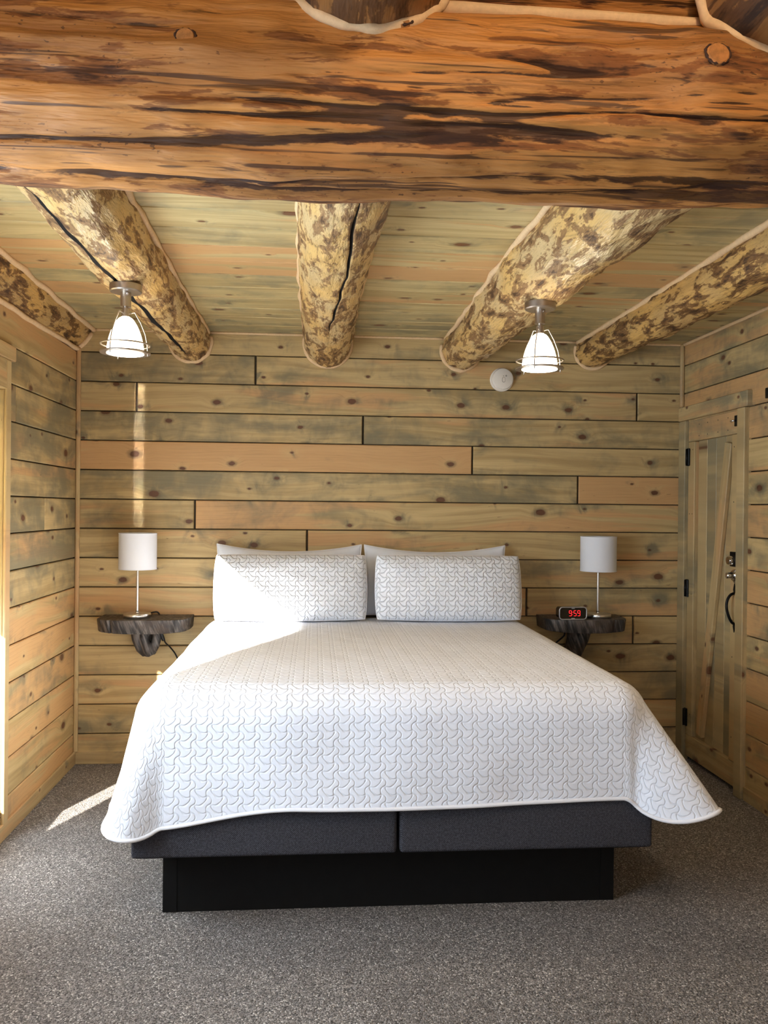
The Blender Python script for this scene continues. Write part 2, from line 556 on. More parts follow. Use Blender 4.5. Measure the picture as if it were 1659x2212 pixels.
def plank(L, w, parent, loc, rot, mat='plank', orange=.3, stain=.5, bright=.5, t=PLANK_T, ch=.004):
    """board: length along x from 0, width along z from 0, face towards -y"""
    V = [(ch, -t, ch), (L - ch, -t, ch), (L - ch, -t, w - ch), (ch, -t, w - ch),
         (0, -t + ch, 0), (L, -t + ch, 0), (L, -t + ch, w), (0, -t + ch, w), (0, 0, 0), (L, 0, 0), (L, 0, w), (0, 0, w)]
    F = [(0, 1, 2, 3)]
    for a in (0, 4):
        for i in range(4):
            F.append((a + i, a + 4 + i, a + 4 + (i + 1) % 4, a + (i + 1) % 4))
    F.append((11, 10, 9, 8))
    o = mesh_obj('plank', V, F, mat, parent, False, loc, rot)
    o.color = (orange, stain, bright, 1)
    return o


GAP = .006
Z0, DZ = 1.427, .178
ROWS = [Z0 + DZ * k for k in range(-8, 7)]            # .003 ... 2.495
rb = random.Random(11)

floor_bm = bmesh.new()
box(floor_bm, XL - .3, XR + .3, YF - .3, YB + .3, -.1, 0)
fl = struct(bm_obj('floor', floor_bm, 'carpet'), 'heathered grey carpet')

# back wall
wb = struct(box_obj('wall_back', XL - .3, XR + .3, YB + PLANK_T, YB + .2, 0, 3.7, 'gap'), 'wall of stained pine planks behind the bed')


def place(parent, o_loc):
    return Vector(o_loc) - parent.matrix_basis.translation


# vertical butt joints, world x, per row bottom index (row k: ROWS[k] .. ROWS[k+1])
BUTT = {13: [-.375], 12: [-1.09, 2.04], 11: [.29], 10: [.98], 9: [1.66], 8: [-.735], 7: [-.05], 6: [], 5: [1.335], 4: [2.03], 3: [.4], 2: [1.2], 1: [-.2], 0: [.8]}
LOOK = {(10, 0): (.95, .12, .52), (9, 1): (.9, .15, .52), (8, 1): (.55, .42, .55), (13, 0): (.2, .75, .46), (12, 1): (.45, .5, .5), (12, 0): (.4, .5, .5),
        (11, 0): (.2, .78, .48), (11, 1): (.3, .6, .48), (8, 0): (.35, .6, .42), (13, 1): (.45, .4, .54), (7, 1): (.45, .45, .52), (6, 0): (.42, .45, .54), (5, 0): (.62, .4, .53), (4, 0): (.3, .5, .52), (3, 0): (.35, .5, .5), (2, 0): (.5, .4, .52), (7, 0): (.3, .55, .5)}
for k in range(len(ROWS)):
    z0 = max(ROWS[k], .0) + GAP / 2
    z1 = (ROWS[k + 1] if k + 1 < len(ROWS) else CE) - GAP / 2
    xs = [XL + .004] + BUTT.get(k, []) + [XR - .004]
    for i in range(len(xs) - 1):
        a, b = xs[i] + (.006 if i else 0), xs[i + 1] - (.006 if i < len(xs) - 2 else 0)
        lk = LOOK.get((k, i), (rb.uniform(.15, .5), rb.uniform(.35, .7), rb.uniform(.44, .56)))
        plank(b - a, z1 - z0, wb, place(wb, (a, YB + PLANK_T, z0)), None, 'plank', *lk)

# left wall with window opening (y WB0..WA1, z WZ0..WZ1)
wl_bm = bmesh.new()
c0 = Vector((XL - .1, (YF + YB) / 2, 0))


def lw(y0, y1, z0, z1):
    box(wl_bm, XL - PLANK_T - .14 - c0.x, XL - PLANK_T - c0.x, y0 - c0.y, y1 - c0.y, z0, z1)


lw(YF, WB0, 0, 3.7)
lw(WA1, YB + .018, 0, 3.7)
lw(WA0, WA1, 0, WZ0)
lw(WB1, WA0, 0, WZ1)
lw(WB0, WB1, 0, WBZ)
lw(WB0, WA1, WZ1, 3.7)
wl = struct(bm_obj('wall_left', wl_bm, 'gap', None, False, c0), 'plank wall with the window, left of the bed')
LB = {11: [4.175], 8: [4.62], 13: [3.1], 6: [3.2]}
for k in range(len(ROWS)):
    z0 = max(ROWS[k], 0) + GAP / 2
    z1 = (ROWS[k + 1] if k + 1 < len(ROWS) else CE) - GAP / 2
    segs = [(YF, YB - .0)]
    if z1 > WZ0 and z0 < WZ1:
        segs = [(YF, WB0), (WB1, WA0), (WA1, YB)] if z1 > WBZ else [(YF, WA0), (WA1, YB)]
    out = []
    for a, b in segs:
        cut = [a] + [c for c in LB.get(k, []) if a < c < b] + [b]
        out += [(cut[i] + (.004 if i else 0), cut[i + 1] - (.004 if i < len(cut) - 2 else 0)) for i in range(len(cut) - 1)]
    for a, b in out:
        lk = (rb.uniform(.15, .55), rb.uniform(.55, .85), rb.uniform(.44, .52)) if k != 14 and k > 5 else (rb.uniform(.5, .8), rb.uniform(.3, .5), rb.uniform(.5, .58))
        if k == 13:
            lk = (.75, .2, .52)
        plank(b - a, z1 - z0, wl, place(wl, (XL - PLANK_T, a, z0)), (0, 0, PI / 2), 'plank', *lk)

for y0, y1, z0, z1 in ((WB0, WB1, ROWS[4] + GAP / 2, WBZ - .03), (WA0, WA1, ROWS[0] + GAP / 2, WZ0 - .03), (WB0, WA1, ROWS[12] + GAP / 2, ROWS[13] - GAP / 2)):
    if z0 < 2:                                                  # short boards under the sills
        plank(y1 - y0, z1 - z0, wl, place(wl, (XL - PLANK_T, y0, z0)), (0, 0, PI / 2), 'plank', .4, .5, .5)

# right wall with the door
DY0, DY1, DZ1 = 4.455, 5.108, 2.136
wr = struct(box_obj('wall_right', XR + .05, XR + .2, YF, YB + .018, 0, 3.7, 'gap'), 'plank wall with the door, right of the bed')
for k in range(len(ROWS)):
    z0 = max(ROWS[k], 0) + GAP / 2
    z1 = (ROWS[k + 1] if k + 1 < len(ROWS) else CE) - GAP / 2
    if z0 > DZ1:
        segs = [(YF, YB)]
    elif z1 > DZ1 + .01:
        segs = [(YF, YB)]
        z0 = DZ1 + .01
        if k == 11:
            segs = [(YF, DY0 - .03)]
    else:
        segs = [(YF, DY0 - .03)]
    if ROWS[k] < DZ1 < (ROWS[k + 1] if k + 1 < len(ROWS) else CE):
        z0 = ROWS[k] + GAP / 2
        plank(YB - DY0 + .03, ROWS[k + 1] - GAP / 2 - DZ1 - .012, wr, place(wr, (XR + PLANK_T, YB, DZ1 + .012)), (0, 0, -PI / 2), 'plank', .4, .45, .5)
        segs = [(YF, DY0 - .034)]
    for a, b in segs:
        lk = (rb.uniform(.4, .85), rb.uniform(.3, .65), rb.uniform(.44, .54))
        plank(b - a, z1 - z0, wr, place(wr, (XR + PLANK_T, b, z0)), (0, 0, -PI / 2), 'plank', *lk)

# wall behind the camera with a window opening, and the higher ceiling on the camera's side
wf_bm = bmesh.new()
for a in ((XL - .3, -1.2, 0, 3.7), (1.0, XR + .3, 0, 3.7), (-1.2, 1.0, 0, .8), (-1.2, 1.0, 2.3, 3.7)):
    box(wf_bm, a[0], a[1], -.1, 0, a[2], a[3])
wf = struct(bm_obj('wall_front', wf_bm, 'plank', None, False, (0, YF, 0)), 'plank wall behind the camera')
wf.color = (.5, .5, .5, 1)

cv, cf = [], []
for i in range(161):
    for z in (.75, 2.36):
        cv.append((-1.3 + 2.4 * i / 160, YF + .03 + .018 * math.sin(i * .62), z))
for i in range(160):
    cf.append((2 * i, 2 * i + 2, 2 * i + 3, 2 * i + 1))
cur = mesh_obj('sun_block_curtain', cv, cf, 'linen', None, True)  # unseen opaque sheet, added to keep direct sun out of the rear opening
cur['label'] = 'added white curtain blocking the sun at the window behind the camera'
cur['category'] = 'sun-blocking curtain'

cl = struct(box_obj('ceiling', XL - .3, XR + .3, 2.12, YB + .2, CE + PLANK_T, CE + .12, 'gap'), 'low plank ceiling over the bed')
cy = [5.2, 4.985, 4.775, 4.56, 4.345, 4.13, 3.915, 3.70, 3.49, 3.275, 3.065, 2.855, 2.645, 2.43, 2.22]
CL = [(.3, .6, .5), (.2, .75, .5), (.35, .6, .5), (.2, .6, .52), (.7, .4, .5), (.25, .5, .54), (.8, .25, .5), (.75, .3, .52), (.2, .5, .55), (.3, .4, .55), (.2, .45, .56), (.35, .35, .54), (.3, .4, .5), (.3, .4, .5)]
for i in range(len(cy) - 1):
    g = .007
    cut = [XL + .003, XR - .003]
    cut.insert(1, rb.choice([-.78, .08, .95, 1.78]))            # butt joints sit over the joists
    for a, b in zip(cut, cut[1:]):
        lk = CL[i]
        plank(b - a, cy[i] - cy[i + 1] - g, cl, place(cl, (a, cy[i] - g / 2, CE + PLANK_T)), (PI / 2, 0, 0), 'ceil', lk[0] + rb.uniform(-.1, .1), lk[1] + rb.uniform(-.1, .1), lk[2])
cl2 = struct(box_obj('ceiling', XL - .3, XR + .3, YF - .2, 2.36, 3.56, 3.66, 'ceil'), 'plank ceiling on the near side of the girder log')
cl2.color = (.4, .4, .5, 1)

# corner strips, baseboards
def trim(name, x0, x1, y0, y1, z0, z1, bev=.004, look=(.55, .3, .54), along='z', label=None):
    """board of trim; local x always runs along its length so the grain follows"""
    d = {'x': x1 - x0, 'y': y1 - y0, 'z': z1 - z0}
    bm = bmesh.new()
    if along == 'x':
        box(bm, 0, d['x'], 0, d['y'], 0, d['z'], bev, 1)
        o = bm_obj(name, bm, 'trim', None, False, (x0, y0, z0))
    elif along == 'y':
        box(bm, 0, d['y'], -d['x'], 0, 0, d['z'], bev, 1)
        o = bm_obj(name, bm, 'trim', None, False, (x0, y0, z0), (0, 0, PI / 2))
    else:
        box(bm, 0, d['z'], 0, d['y'], -d['x'], 0, bev, 1)
        o = bm_obj(name, bm, 'trim', None, False, (x0, y0, z0), (0, -PI / 2, 0))
    o.color = (*look, 1)
    return struct(o, label)


trim('trim_1', XL, XL + .026, YB - .026, YB, .072, 2.52, .008, (.6, .35, .56), 'z', 'corner strip by the left lamp')
trim('trim_2', XR - .026, XR, YB - .026, YB, 2.228, CE, .008, (.65, .25, .54), 'z', 'short corner strip above the door')
trim('baseboard_back', XL, XR, YB - .014, YB, 0, .072, .003, (.4, .5, .46), 'x')
trim('baseboard_left', XL, XL + .014, YF, YB, 0, .078, .003, (.5, .4, .5), 'y')
trim('baseboard_right', XR - .014, XR, YF, DY0 - .085, 0, .075, .003, (.5, .5, .46), 'y')


# ------------------------------------------------------------------ logs
def make_log(name, mat, L, cfun, rfun, nl, na, seed, amp=.012, ridge=0.0, crack=None, knobs=(), loc=(0, 0, 0), rot=None, parent=None, cap0=True):
    """log along local x; cfun(t) -> (y, z) centre, rfun(t) radius; crack = (t0, t1, angle function, width, depth)"""
    V, F, BK = [], [], []
    for i in range(nl + 1):
        t = i / nl
        x = t * L
        cy_, cz_ = cfun(t)
        r0 = rfun(t)
        ca = crack[2](t) if crack else 0.
        cw = 0.
        if crack and crack[0] < t < crack[1]:
            cw = crack[3] * min(1., (t - crack[0]) * 12, (crack[1] - t) * 8)
        for j in range(na):
            a = ca + 2 * PI * j / na
            dep = 0.
            if crack:
                if j == 0:
                    dep = crack[4] * min(1., cw / crack[3])
                elif j in (1, na - 1):
                    sg = 1 if j == 1 else -1
                    a = ca + sg * max(cw, .0008) / r0
                elif j in (2, na - 2):
                    a = ca + (1 if j == 2 else -1) * (max(cw, .0008) / r0 + .6 * 2 * PI / na)
            dy, dz = math.cos(a), math.sin(a)
            q = Vector((x * 2.2 + seed * 7.3, dy * 1.2, dz * 1.2))
            n1 = noise.noise(q)
            n2 = noise.noise(Vector((x * 9 + seed, dy * 3.5, dz * 3.5)))
            n3 = noise.noise(Vector((x * 2.5 + seed, dy * r0 * 32, dz * r0 * 32)))
            r = r0 * (1 + .35 * amp / .012 * .12 * n1) + amp * .5 * n2 + amp * .35 * n3
            bk = 0.
            if ridge:
                w = .25 * noise.noise(Vector((x * 2.3 + seed, dy * 2, dz * 2)))
                rd = noise.noise(Vector((x * .55 + seed * 3, (dy * r0) * 15 + w, (dz * r0) * 15 + w)))
                rd2 = noise.noise(Vector((x * 1.3 + seed * 5, dy * r0 * 34, dz * r0 * 34)))
                mk = noise.noise(Vector((x * 1.1 + seed * 9, dy * r0 * 7, dz * r0 * 7)))
                gr = math.exp(-(rd / .085) ** 2) * max(0., min(1., .55 + 1.8 * mk))
                g2_ = math.exp(-(rd2 / .06) ** 2) * max(0., min(1., -.1 + 2.0 * mk))
                r += ridge * (.9 * rd - 1.0 * gr - .35 * g2_)
                bk = max(gr, .8 * g2_)
            BK.append(bk)
            for kt, ka, kh, ks in knobs:
                dd = ((t - kt) * L) ** 2 + (((a - ka + PI) % (2 * PI) - PI) * r0) ** 2
                r += kh * math.exp(-dd / (ks * ks))
            r -= dep
            V.append((x, cy_ + dy * r, cz_ + dz * r))
    for i in range(nl):
        for j in range(na):
            F.append((i * na + j, (i + 1) * na + j, (i + 1) * na + (j + 1) % na, i * na + (j + 1) % na))
    F.append(tuple(range(na)))
    F.append(tuple(nl * na + j for j in reversed(range(na))))
    o = mesh_obj(name, V, F, mat, parent, True, loc, rot)
    at = o.data.attributes.new('bark', 'FLOAT', 'POINT')
    at.data.foreach_set('value', BK)
    if crack:                                  # the open check is dark inside
        o.data.materials.append(MT['crack'])
        idx = 0
        for i in range(nl):
            t = (i + .5) / nl
            on = crack[0] < t < crack[1]
            for j in range(na):
                if on and j in (0, na - 1):
                    o.data.polygons[idx].material_index = 1
                idx += 1
    return o


def lerp(a, b, t):
    return a + (b - a) * t


# joists run from the girder to the back wall; local x -> world +y, local y -> world -x
JY0, JY1 = 2.3, 5.32
JL = JY1 - JY0


def tJ(y):
    return (y - JY0) / JL


JO = [  # near (cx, cz, r), back (cx, cz, r), crack, knobs, label
    ((-1.555, 2.70, .232), (-1.555, 2.70, .222), None, (), 'brown log joist running along the left wall', .9),
    ((-.80, 2.605, .148), (-.762, 2.566, .120), (tJ(2.35), tJ(5.0), 'a', .0105, .06), ((.55, -1.9, .012, .12),), 'pale log joist split by a long dark crack, carrying the left ceiling light', 1.0),
    ((.085, 2.592, .146), (.062, 2.588, .142), (tJ(2.35), tJ(4.35), 'b', .0055, .04), ((.93, -1.6, .01, .1),), 'log joist above the middle of the bed with a thin wavy crack', 1.0),
    ((1.0, 2.605, .182), (.886, 2.556, .118), None, ((.37, -.9, .028, .16), (.52, -2.3, .015, .12)), 'thick bulging log joist carrying the right ceiling light', 1.2),
    ((1.79, 2.594, .130), (1.736, 2.57, .108), None, ((.62, -2.2, .012, .08),), 'slim dark-patched log joist nearest the right wall', 1.0),
]
joists = []
for i, (n0, n1, ck, knobs, lab, ampf) in enumerate(JO):
    cfun = lambda t, n0=n0, n1=n1, i=i: (-(lerp(n0[0], n1[0], t) + .008 * math.sin(5 * t + i)), lerp(n0[1], n1[1], t) + .006 * math.sin(7 * t + 2 * i))
    rfun = lambda t, n0=n0, n1=n1: lerp(n0[2], n1[2], t)
    crack = None
    if ck:
        # local frame: world x = -local y; angle measured so that -pi/2 points down
        if ck[2] == 'a':
            f = lambda t: -PI / 2 + .30 - .55 * t + .07 * math.sin(9 * t) + .05 * noise.noise(Vector((t * 14, 1, 2)))
        else:
            f = lambda t: -PI / 2 - .28 + .36 * t + .08 * math.sin(11 * t + 1) + .10 * noise.noise(Vector((t * 12, 5, 2)))
        crack = (ck[0], ck[1], f, ck[3], ck[4])
    o = make_log('log_joist', 'joistd' if i in (0, 4) else 'joist', JL, cfun, rfun, 130, 56, i + 1, .019 * ampf, 0, crack, knobs, (0, JY0, 0), (0, 0, PI / 2))
    tag(o, lab, 'log beam', 'log joists under the low ceiling')
    joists.append((o, n0, n1))


def joist_at(i, y):
    o, n0, n1 = joists[i]
    t = tJ(y)
    return lerp(n0[0], n1[0], t) + .008 * math.sin(5 * t + i), lerp(n0[1], n1[1], t) + .006 * math.sin(7 * t + 2 * i), lerp(n0[2], n1[2], t)


def bead(name, pts, r, parent=None, seed=0):
    R = [r * (1 + .35 * noise.noise(Vector((i * .35, seed, 1)))) for i in range(len(pts))]
    if parent is not None and parent.rotation_euler.z:       # parent turned a quarter: express points in its frame
        inv = (Matrix.Translation(parent.location) @ parent.rotation_euler.to_matrix().to_4x4()).inverted()
        pts = [inv @ Vector(p) for p in pts]
        V, F = tube_geo(pts, R, 8)
        return mesh_obj(name, V, F, 'caulk', parent, True)
    return tube_obj(name, pts, R, 'caulk', parent, 8)


for i in range(5):
    par = joists[i][0]
    for sg in (-1, 1):
        if i == 0 and sg == -1:
            pts = []
            for k in range(49):
                y = 2.5 + (YB - 2.5) * k / 48
                cx, cz, r = joist_at(i, y)
                dx = XL - cx
                pts.append((XL + .006, y, cz - math.sqrt(max(r * r - dx * dx, 0)) - .006 + .008 * noise.noise(Vector((y * 5, i, 3)))))
        else:
            pts = []
            for k in range(49):
                y = 2.5 + (YB - 2.5) * k / 48
                cx, cz, r = joist_at(i, y)
                d = math.sqrt(max(r * r - (CE - cz) ** 2, 0))
                pts.append((cx + sg * (d + .006 + .012 * noise.noise(Vector((y * 5.5, i * 3 + sg, 7)))), y, CE - .008))
        bead('caulk_bead', pts, .0145, par, i * 2 + sg)
    # end ring where the joist enters the back wall
    cx, cz, r = joist_at(i, YB)
    pts = []
    for k in range(33):
        a = PI + PI * k / 32
        a = PI - .25 + (PI + .5) * k / 32
        x, z = cx + (r + .003) * math.cos(a), cz + (r + .003 + .006 * noise.noise(Vector((a * 2, i, 0)))) * math.sin(a)
        if z < CE - .004 and XL < x:
            pts.append((x, YB - .006, z))
    bead('caulk_bead', pts, .0135, par, i + 30)

# cream bead along the top of the walls
xs = [XL + .1]
segs = []
edges = [(joist_at(i, YB)[0], joist_at(i, YB)[2]) for i in range(5)]
prev = edges[0][0] + edges[0][1]
for cx, r in edges[1:]:
    segs.append((prev, cx - r + .01))
    prev = cx + r - .01
segs.append((prev, XR))
sv, sf = [], []
for a, b in segs:
    v, f = tube_geo([(lerp(a, b, k / 12), YB - .005, CE - .006) for k in range(13)], .0075, 8, off=len(sv))
    sv += v
    sf += f
struct(mesh_obj('trim_3', sv, sf, 'caulk', None, True), 'cream bead between ceiling and back wall')
v, f = tube_geo([(XR - .006, lerp(2.3, YB, k / 30), CE - .008 + .003 * noise.noise(Vector((k * .7, 0, 0)))) for k in range(31)], .010, 8)
struct(mesh_obj('trim_4', v, f, 'caulk', None, True), 'cream bead between ceiling and right wall')

# girder log across the room
GY, GZ, GR = 2.222, 2.632, .228
GX0, GX1 = XL - .18, XR + .18
GL = GX1 - GX0
gt = lambda x: (x - GX0) / GL
ang = lambda e: -PI + e        # angle in the yz plane; -pi faces the camera
gk = ((gt(-.30), -PI - .12, .010, .07), (gt(.175), PI - .52, .018, .09), (gt(.95), PI - .20, .016, .08), (gt(1.05), PI + .25, .020, .20), (gt(-.1), -PI / 2 - .25, .014, .22))
gd = make_log('girder_log', 'girder', GL, lambda t: (GY + .01 * math.sin(6 * t), GZ + .008 * math.sin(9 * t + 1)), lambda t: GR + .006 * math.sin(5 * t + .5), 440, 240, 21, .016, .022, None, gk, (GX0, 0, 0))
tag(gd, 'huge orange-brown log girder spanning the room across the top of the view', 'log beam')


def girder_surface(x, a):
    """nearest mesh point of the girder at world x and angle a"""
    best, bd = None, 9
    for v in gd.data.vertices:
        if abs(v.co.x - (x - GX0)) < .02:
            va = math.atan2(v.co.z - GZ, v.co.y - GY)
            d = abs((va - a + PI) % (2 * PI) - PI)
            if d < bd:
                bd, best = d, v.co.copy()
    return Vector((best.x, best.y, best.z))


for x, e, kr in ((-.30, .12, .021), (.175, .52, .040), (.95, .20, .028)):
    p = girder_surface(x, PI - e)
    n = Vector((0, p.y - GY, p.z - GZ)).normalized()
    prof = [(kr * 1.1, -.014), (kr * 1.02, .001), (kr * .9, .004), (kr * .5, .0045), (0, .005)]
    k = lathe_obj('knot', prof, 'knot', gd, 28, p + n * .0005, True)
    k.rotation_euler = n.to_track_quat('Z', 'Y').to_euler()
    V, F = tube_geo([((kr * 1.10 + .002 * math.sin(3 * q)) * math.cos(q), (kr * 1.02 + .002 * math.cos(2 * q)) * math.sin(q), -.001) for q in np.linspace(0, 2 * PI, 32)[:-1]], [.0030 + .0014 * math.sin(2.3 * q + x) for q in range(31)], 6, True)
    mesh_obj('knot_ring', V, F, 'bark', k, True)

struct(box_obj('wall_middle', XL - .1, XR + .1, 2.33, 2.43, CE + .12, 3.7, 'plank'), 'wall above the girder log').color = (.4, .5, .5, 1)
# log resting on the girder, and the two joists on the camera's side
ul = make_log('upper_log', 'girder', GL, lambda t: (2.285, 3.035), lambda t: .205, 160, 72, 33, .014, .014, None, (), (GX0, 0, 0))
tag(ul, 'log lying on top of the girder, a strip of it seen at the top right', 'log beam')
bead('caulk_bead', [(x, GY - math.sqrt(GR ** 2 - (2.838 - GZ) ** 2) + .004 + .012 * noise.noise(Vector((x * 4, 0, 3))), 2.842 + .008 * noise.noise(Vector((x * 3.3, 8, 1)))) for x in np.linspace(XL, XR, 70)], .017, ul, 50)
for cx, r, cz, lab in ((.115, .205, 2.918, 'dark end of a near log joist over the girder at top middle'), (1.235, .262, 2.935, 'dark near log joist over the girder in the top right corner')):
    o = make_log('near_joist', 'darklog', 4.5, lambda t, cx=cx, cz=cz: (cx, cz), lambda t, r=r: r * (1 - .05 * t), 90, 56, 40 + cx, .012, 0, None, (), (0, 2.12, 0), (0, 0, -PI / 2))
    tag(o, lab, 'log beam')
    pts = []
    for k in range(41):
        a = PI + PI * k / 40
        x, z = cx + (r + .002) * math.cos(a), cz + (r + .002 + .010 * noise.noise(Vector((a * 3, cx, 4)))) * math.sin(a)
        y = GY - math.sqrt(max(GR ** 2 - (z - GZ) ** 2, .0004)) - .004
        pts.append((x, min(y, 2.09), z))
    bead('caulk_bead', pts, .015, o, 60 + cx)

# ------------------------------------------------------------------ window in the left wall
win = struct(empty('window_1', (XL, (WB0 + WA1) / 2, WZ0)), 'tall window at the left edge')


def wbar(name, x0, x1, y0, y1, z0, z1, mat='trim', along='z', par=None):
    p = (par or win).matrix_basis.translation
    o = trim(name, x0, x1, y0, y1, z0, z1, .004, (.5, .35, .55), along)
    del o['kind']
    o.location = o.location - p
    o.parent = par or win
    return o


win2 = struct(empty('window_2', (XL, (WB0 + WB1) / 2, WBZ)), 'window nearer the camera in the left wall')
for (a, b, z0, wn) in ((WA0, WA1, WZ0, win), (WB0, WB1, WBZ, win2)):
    wbar('jamb', XL - .15, XL, b - .008, b + .012, z0, WZ1, par=wn)
    wbar('jamb', XL - .15, XL, a - .012, a + .008, z0, WZ1, par=wn)
    wbar('casing', XL, XL + .014, b - .006, b + .052, z0 - .07, 2.24, par=wn)
    wbar('casing', XL, XL + .02, a - .085, a, z0 - .07, 2.24, par=wn)
    wbar('head_casing', XL, XL + .022, a - .09, b + .09, 2.24, 2.31, along='y', par=wn)
    wbar('head_jamb', XL - .15, XL + .012, a, b, WZ1, 2.24, along='y', par=wn)
    wbar('sill', XL - .15, XL, a, b, z0 - .03, z0, along='y', par=wn)
    box_obj('pane', XL - .135, XL - .131, a, b, z0, WZ1, 'pane', wn)
rs = empty('roller_blind', (XL - .10, (WA0 + WA1) / 2, 1.05))
tag(rs, 'cream roller blind half drawn over the window at the left edge', 'blind')
bm = bmesh.new()
box(bm, -.0015, .0015, -(WA1 - WA0) / 2 + .006, (WA1 - WA0) / 2 - .006, 0, WZ1 - 1.05 - .05)
bm_obj('cloth', bm, 'roller', rs)
bm = bmesh.new()
box(bm, -.008, .008, -(WA1 - WA0) / 2 + .006, (WA1 - WA0) / 2 - .006, -.012, .012, .003)
bm_obj('bottom_bar', bm, 'linen', rs)
V, F = tube_geo([(0, -(WA1 - WA0) / 2 + .004, WZ1 - 1.05 - .04), (0, (WA1 - WA0) / 2 - .004, WZ1 - 1.05 - .04)], .024, 16)
mesh_obj('roller_tube', V, F, 'iron', rs, True)

# ------------------------------------------------------------------ plank door in the right wall
door = struct(empty('door_1', (XR, (DY0 + DY1) / 2, .03)), 'rustic plank door with a diagonal brace')
DT = door.matrix_basis.translation


def dbar(name, y0, y1, z0, z1, x0, x1, along, look=(.45, .5, .5)):
    return_o = trim(name, x0, x1, y0, y1, z0, z1, .003, look, along)
    del return_o['kind']
    return_o.location = return_o.location - DT
    return_o.parent = door
    return return_o


dbar('top_rail', DY0 + .003, DY1 - .003, 2.002, DZ1 - .004, XR - .004, XR + .03, 'y', (.4, .5, .5))
dbar('bottom_rail', DY0 + .003, DY1 - .003, .03, .165, XR - .004, XR + .03, 'y', (.5, .45, .46))
dbar('stile', DY1 - .088, DY1 - .003, .167, 2.0, XR - .004, XR + .03, 'z', (.5, .45, .5))
dbar('stile', DY0 + .003, DY0 + .098, .167, 2.0, XR - .004, XR + .03, 'z', (.45, .4, .54))
ys = np.linspace(DY0 + .098, DY1 - .088, 5)
for i in range(4):
    dbar('panel_plank', ys[i] + .0015, ys[i + 1] - .0015, .165, 2.004, XR + .022, XR + .04, 'z', (.3 + .1 * (i % 2), .6 + .1 * (i % 3), .5))
# diagonal brace
bm = bmesh.new()
pa, pb, wd = Vector((0, 4.93, .20)), Vector((0, 4.60, 1.96)), .075
dl = (pb - pa).length
box(bm, 0, dl, -.026, 0, -wd / 2, wd / 2, .004, 1)
br = bm_obj('brace', bm, 'trim', door)
dv = (pb - pa).normalized()
# local x along the brace, local y out of the door (world +x), local z across
Mx = Matrix((dv, Vector((1, 0, 0)), dv.cross(Vector((1, 0, 0))))).transposed().to_4x4()
br.rotation_euler = Mx.to_euler()
br.location = Vector((XR + .022, pa.y, pa.z)) - DT
br.color = (.4, .4, .56, 1)
# nail heads
nv, nf = [], []
for (y, z) in [(DY1 - .045 + d, zz) for zz in (.30, 1.05, 1.55, 1.95) for d in (-.018, .018)] + [(DY0 + .05 + d, zz) for zz in (.3, .75, 1.62, 1.93) for d in (-.02, .02)] + [(yy, zz) for yy in (4.6, 4.72, 4.85, 4.96) for zz in (2.03, 2.10)]:
    v, f = tube_geo([(XR - .0045 - DT.x, y - DT.y, z - DT.z), (XR - .002 - DT.x, y - DT.y, z - DT.z)], .0038, 8, off=len(nv))
    nv += v
    nf += f
nl_ = mesh_obj('nail_heads', nv, nf, 'iron', door)
nl_['kind'] = 'stuff'
for hz in (1.906, 1.083, .273):
    hb = bmesh.new()
    box(hb, -.010, .004, -.016, .030, -.055, .055, .004, 1)
    hg = bm_obj('hinge', hb, 'iron', door, False, (-.006, DY1 - DT.y - .014, hz - DT.z))
    V, F = tube_geo([(-.010, .008, -.052), (-.010, .008, .052)], .008, 12)
    mesh_obj('hinge_pin', V, F, 'iron', hg, True)
# bolt latch at the top corner
lb = bmesh.new()
box(lb, -.012, 0, -.020, .020, -.030, .030, .002, 1)
lt = bm_obj('latch', lb, 'iron', door, False, (-.004, DY0 + .032 - DT.y, 2.072 - DT.z))
V, F = tube_geo([(-.012, 0, 0), (-.028, .005, .0), (-.030, .022, 0), (-.020, .034, -.002)], .0055, 10)
mesh_obj('latch_knob', V, F, 'chrome', lt, True)
# dead bolt
db = bmesh.new()
box(db, -.010, 0, -.035, .035, -.036, .036, .002, 1)
dbo = bm_obj('dead_bolt', db, 'iron', door, False, (-.004, DY0 + .045 - DT.y, 1.300 - DT.z))
dbo.scale = (1.25, 1.15, 1.15)
lathe_obj('bolt_barrel', [(0, 0), (.022, 0), (.022, .018), (.018, .024), (0, .025)], 'chrome', dbo, 24, (-.010, .004, -.006), True, (0, -PI / 2, 0))
lathe_obj('thumb_turn', [(0, 0), (.030, 0), (.030, .008), (.024, .014), (.016, .015), (.015, .040), (.012, .043), (0, .044)], 'chrome', dbo, 28, (-.001, -.006, -.078), True, (0, -PI / 2, 0))
lathe_obj('rose_plate', [(0, -.001), (.036, -.001), (.036, .003), (.033, .005), (0, .005)], 'nickel', dbo, 28, (.001, -.008, -.082), True, (0, -PI / 2, 0))
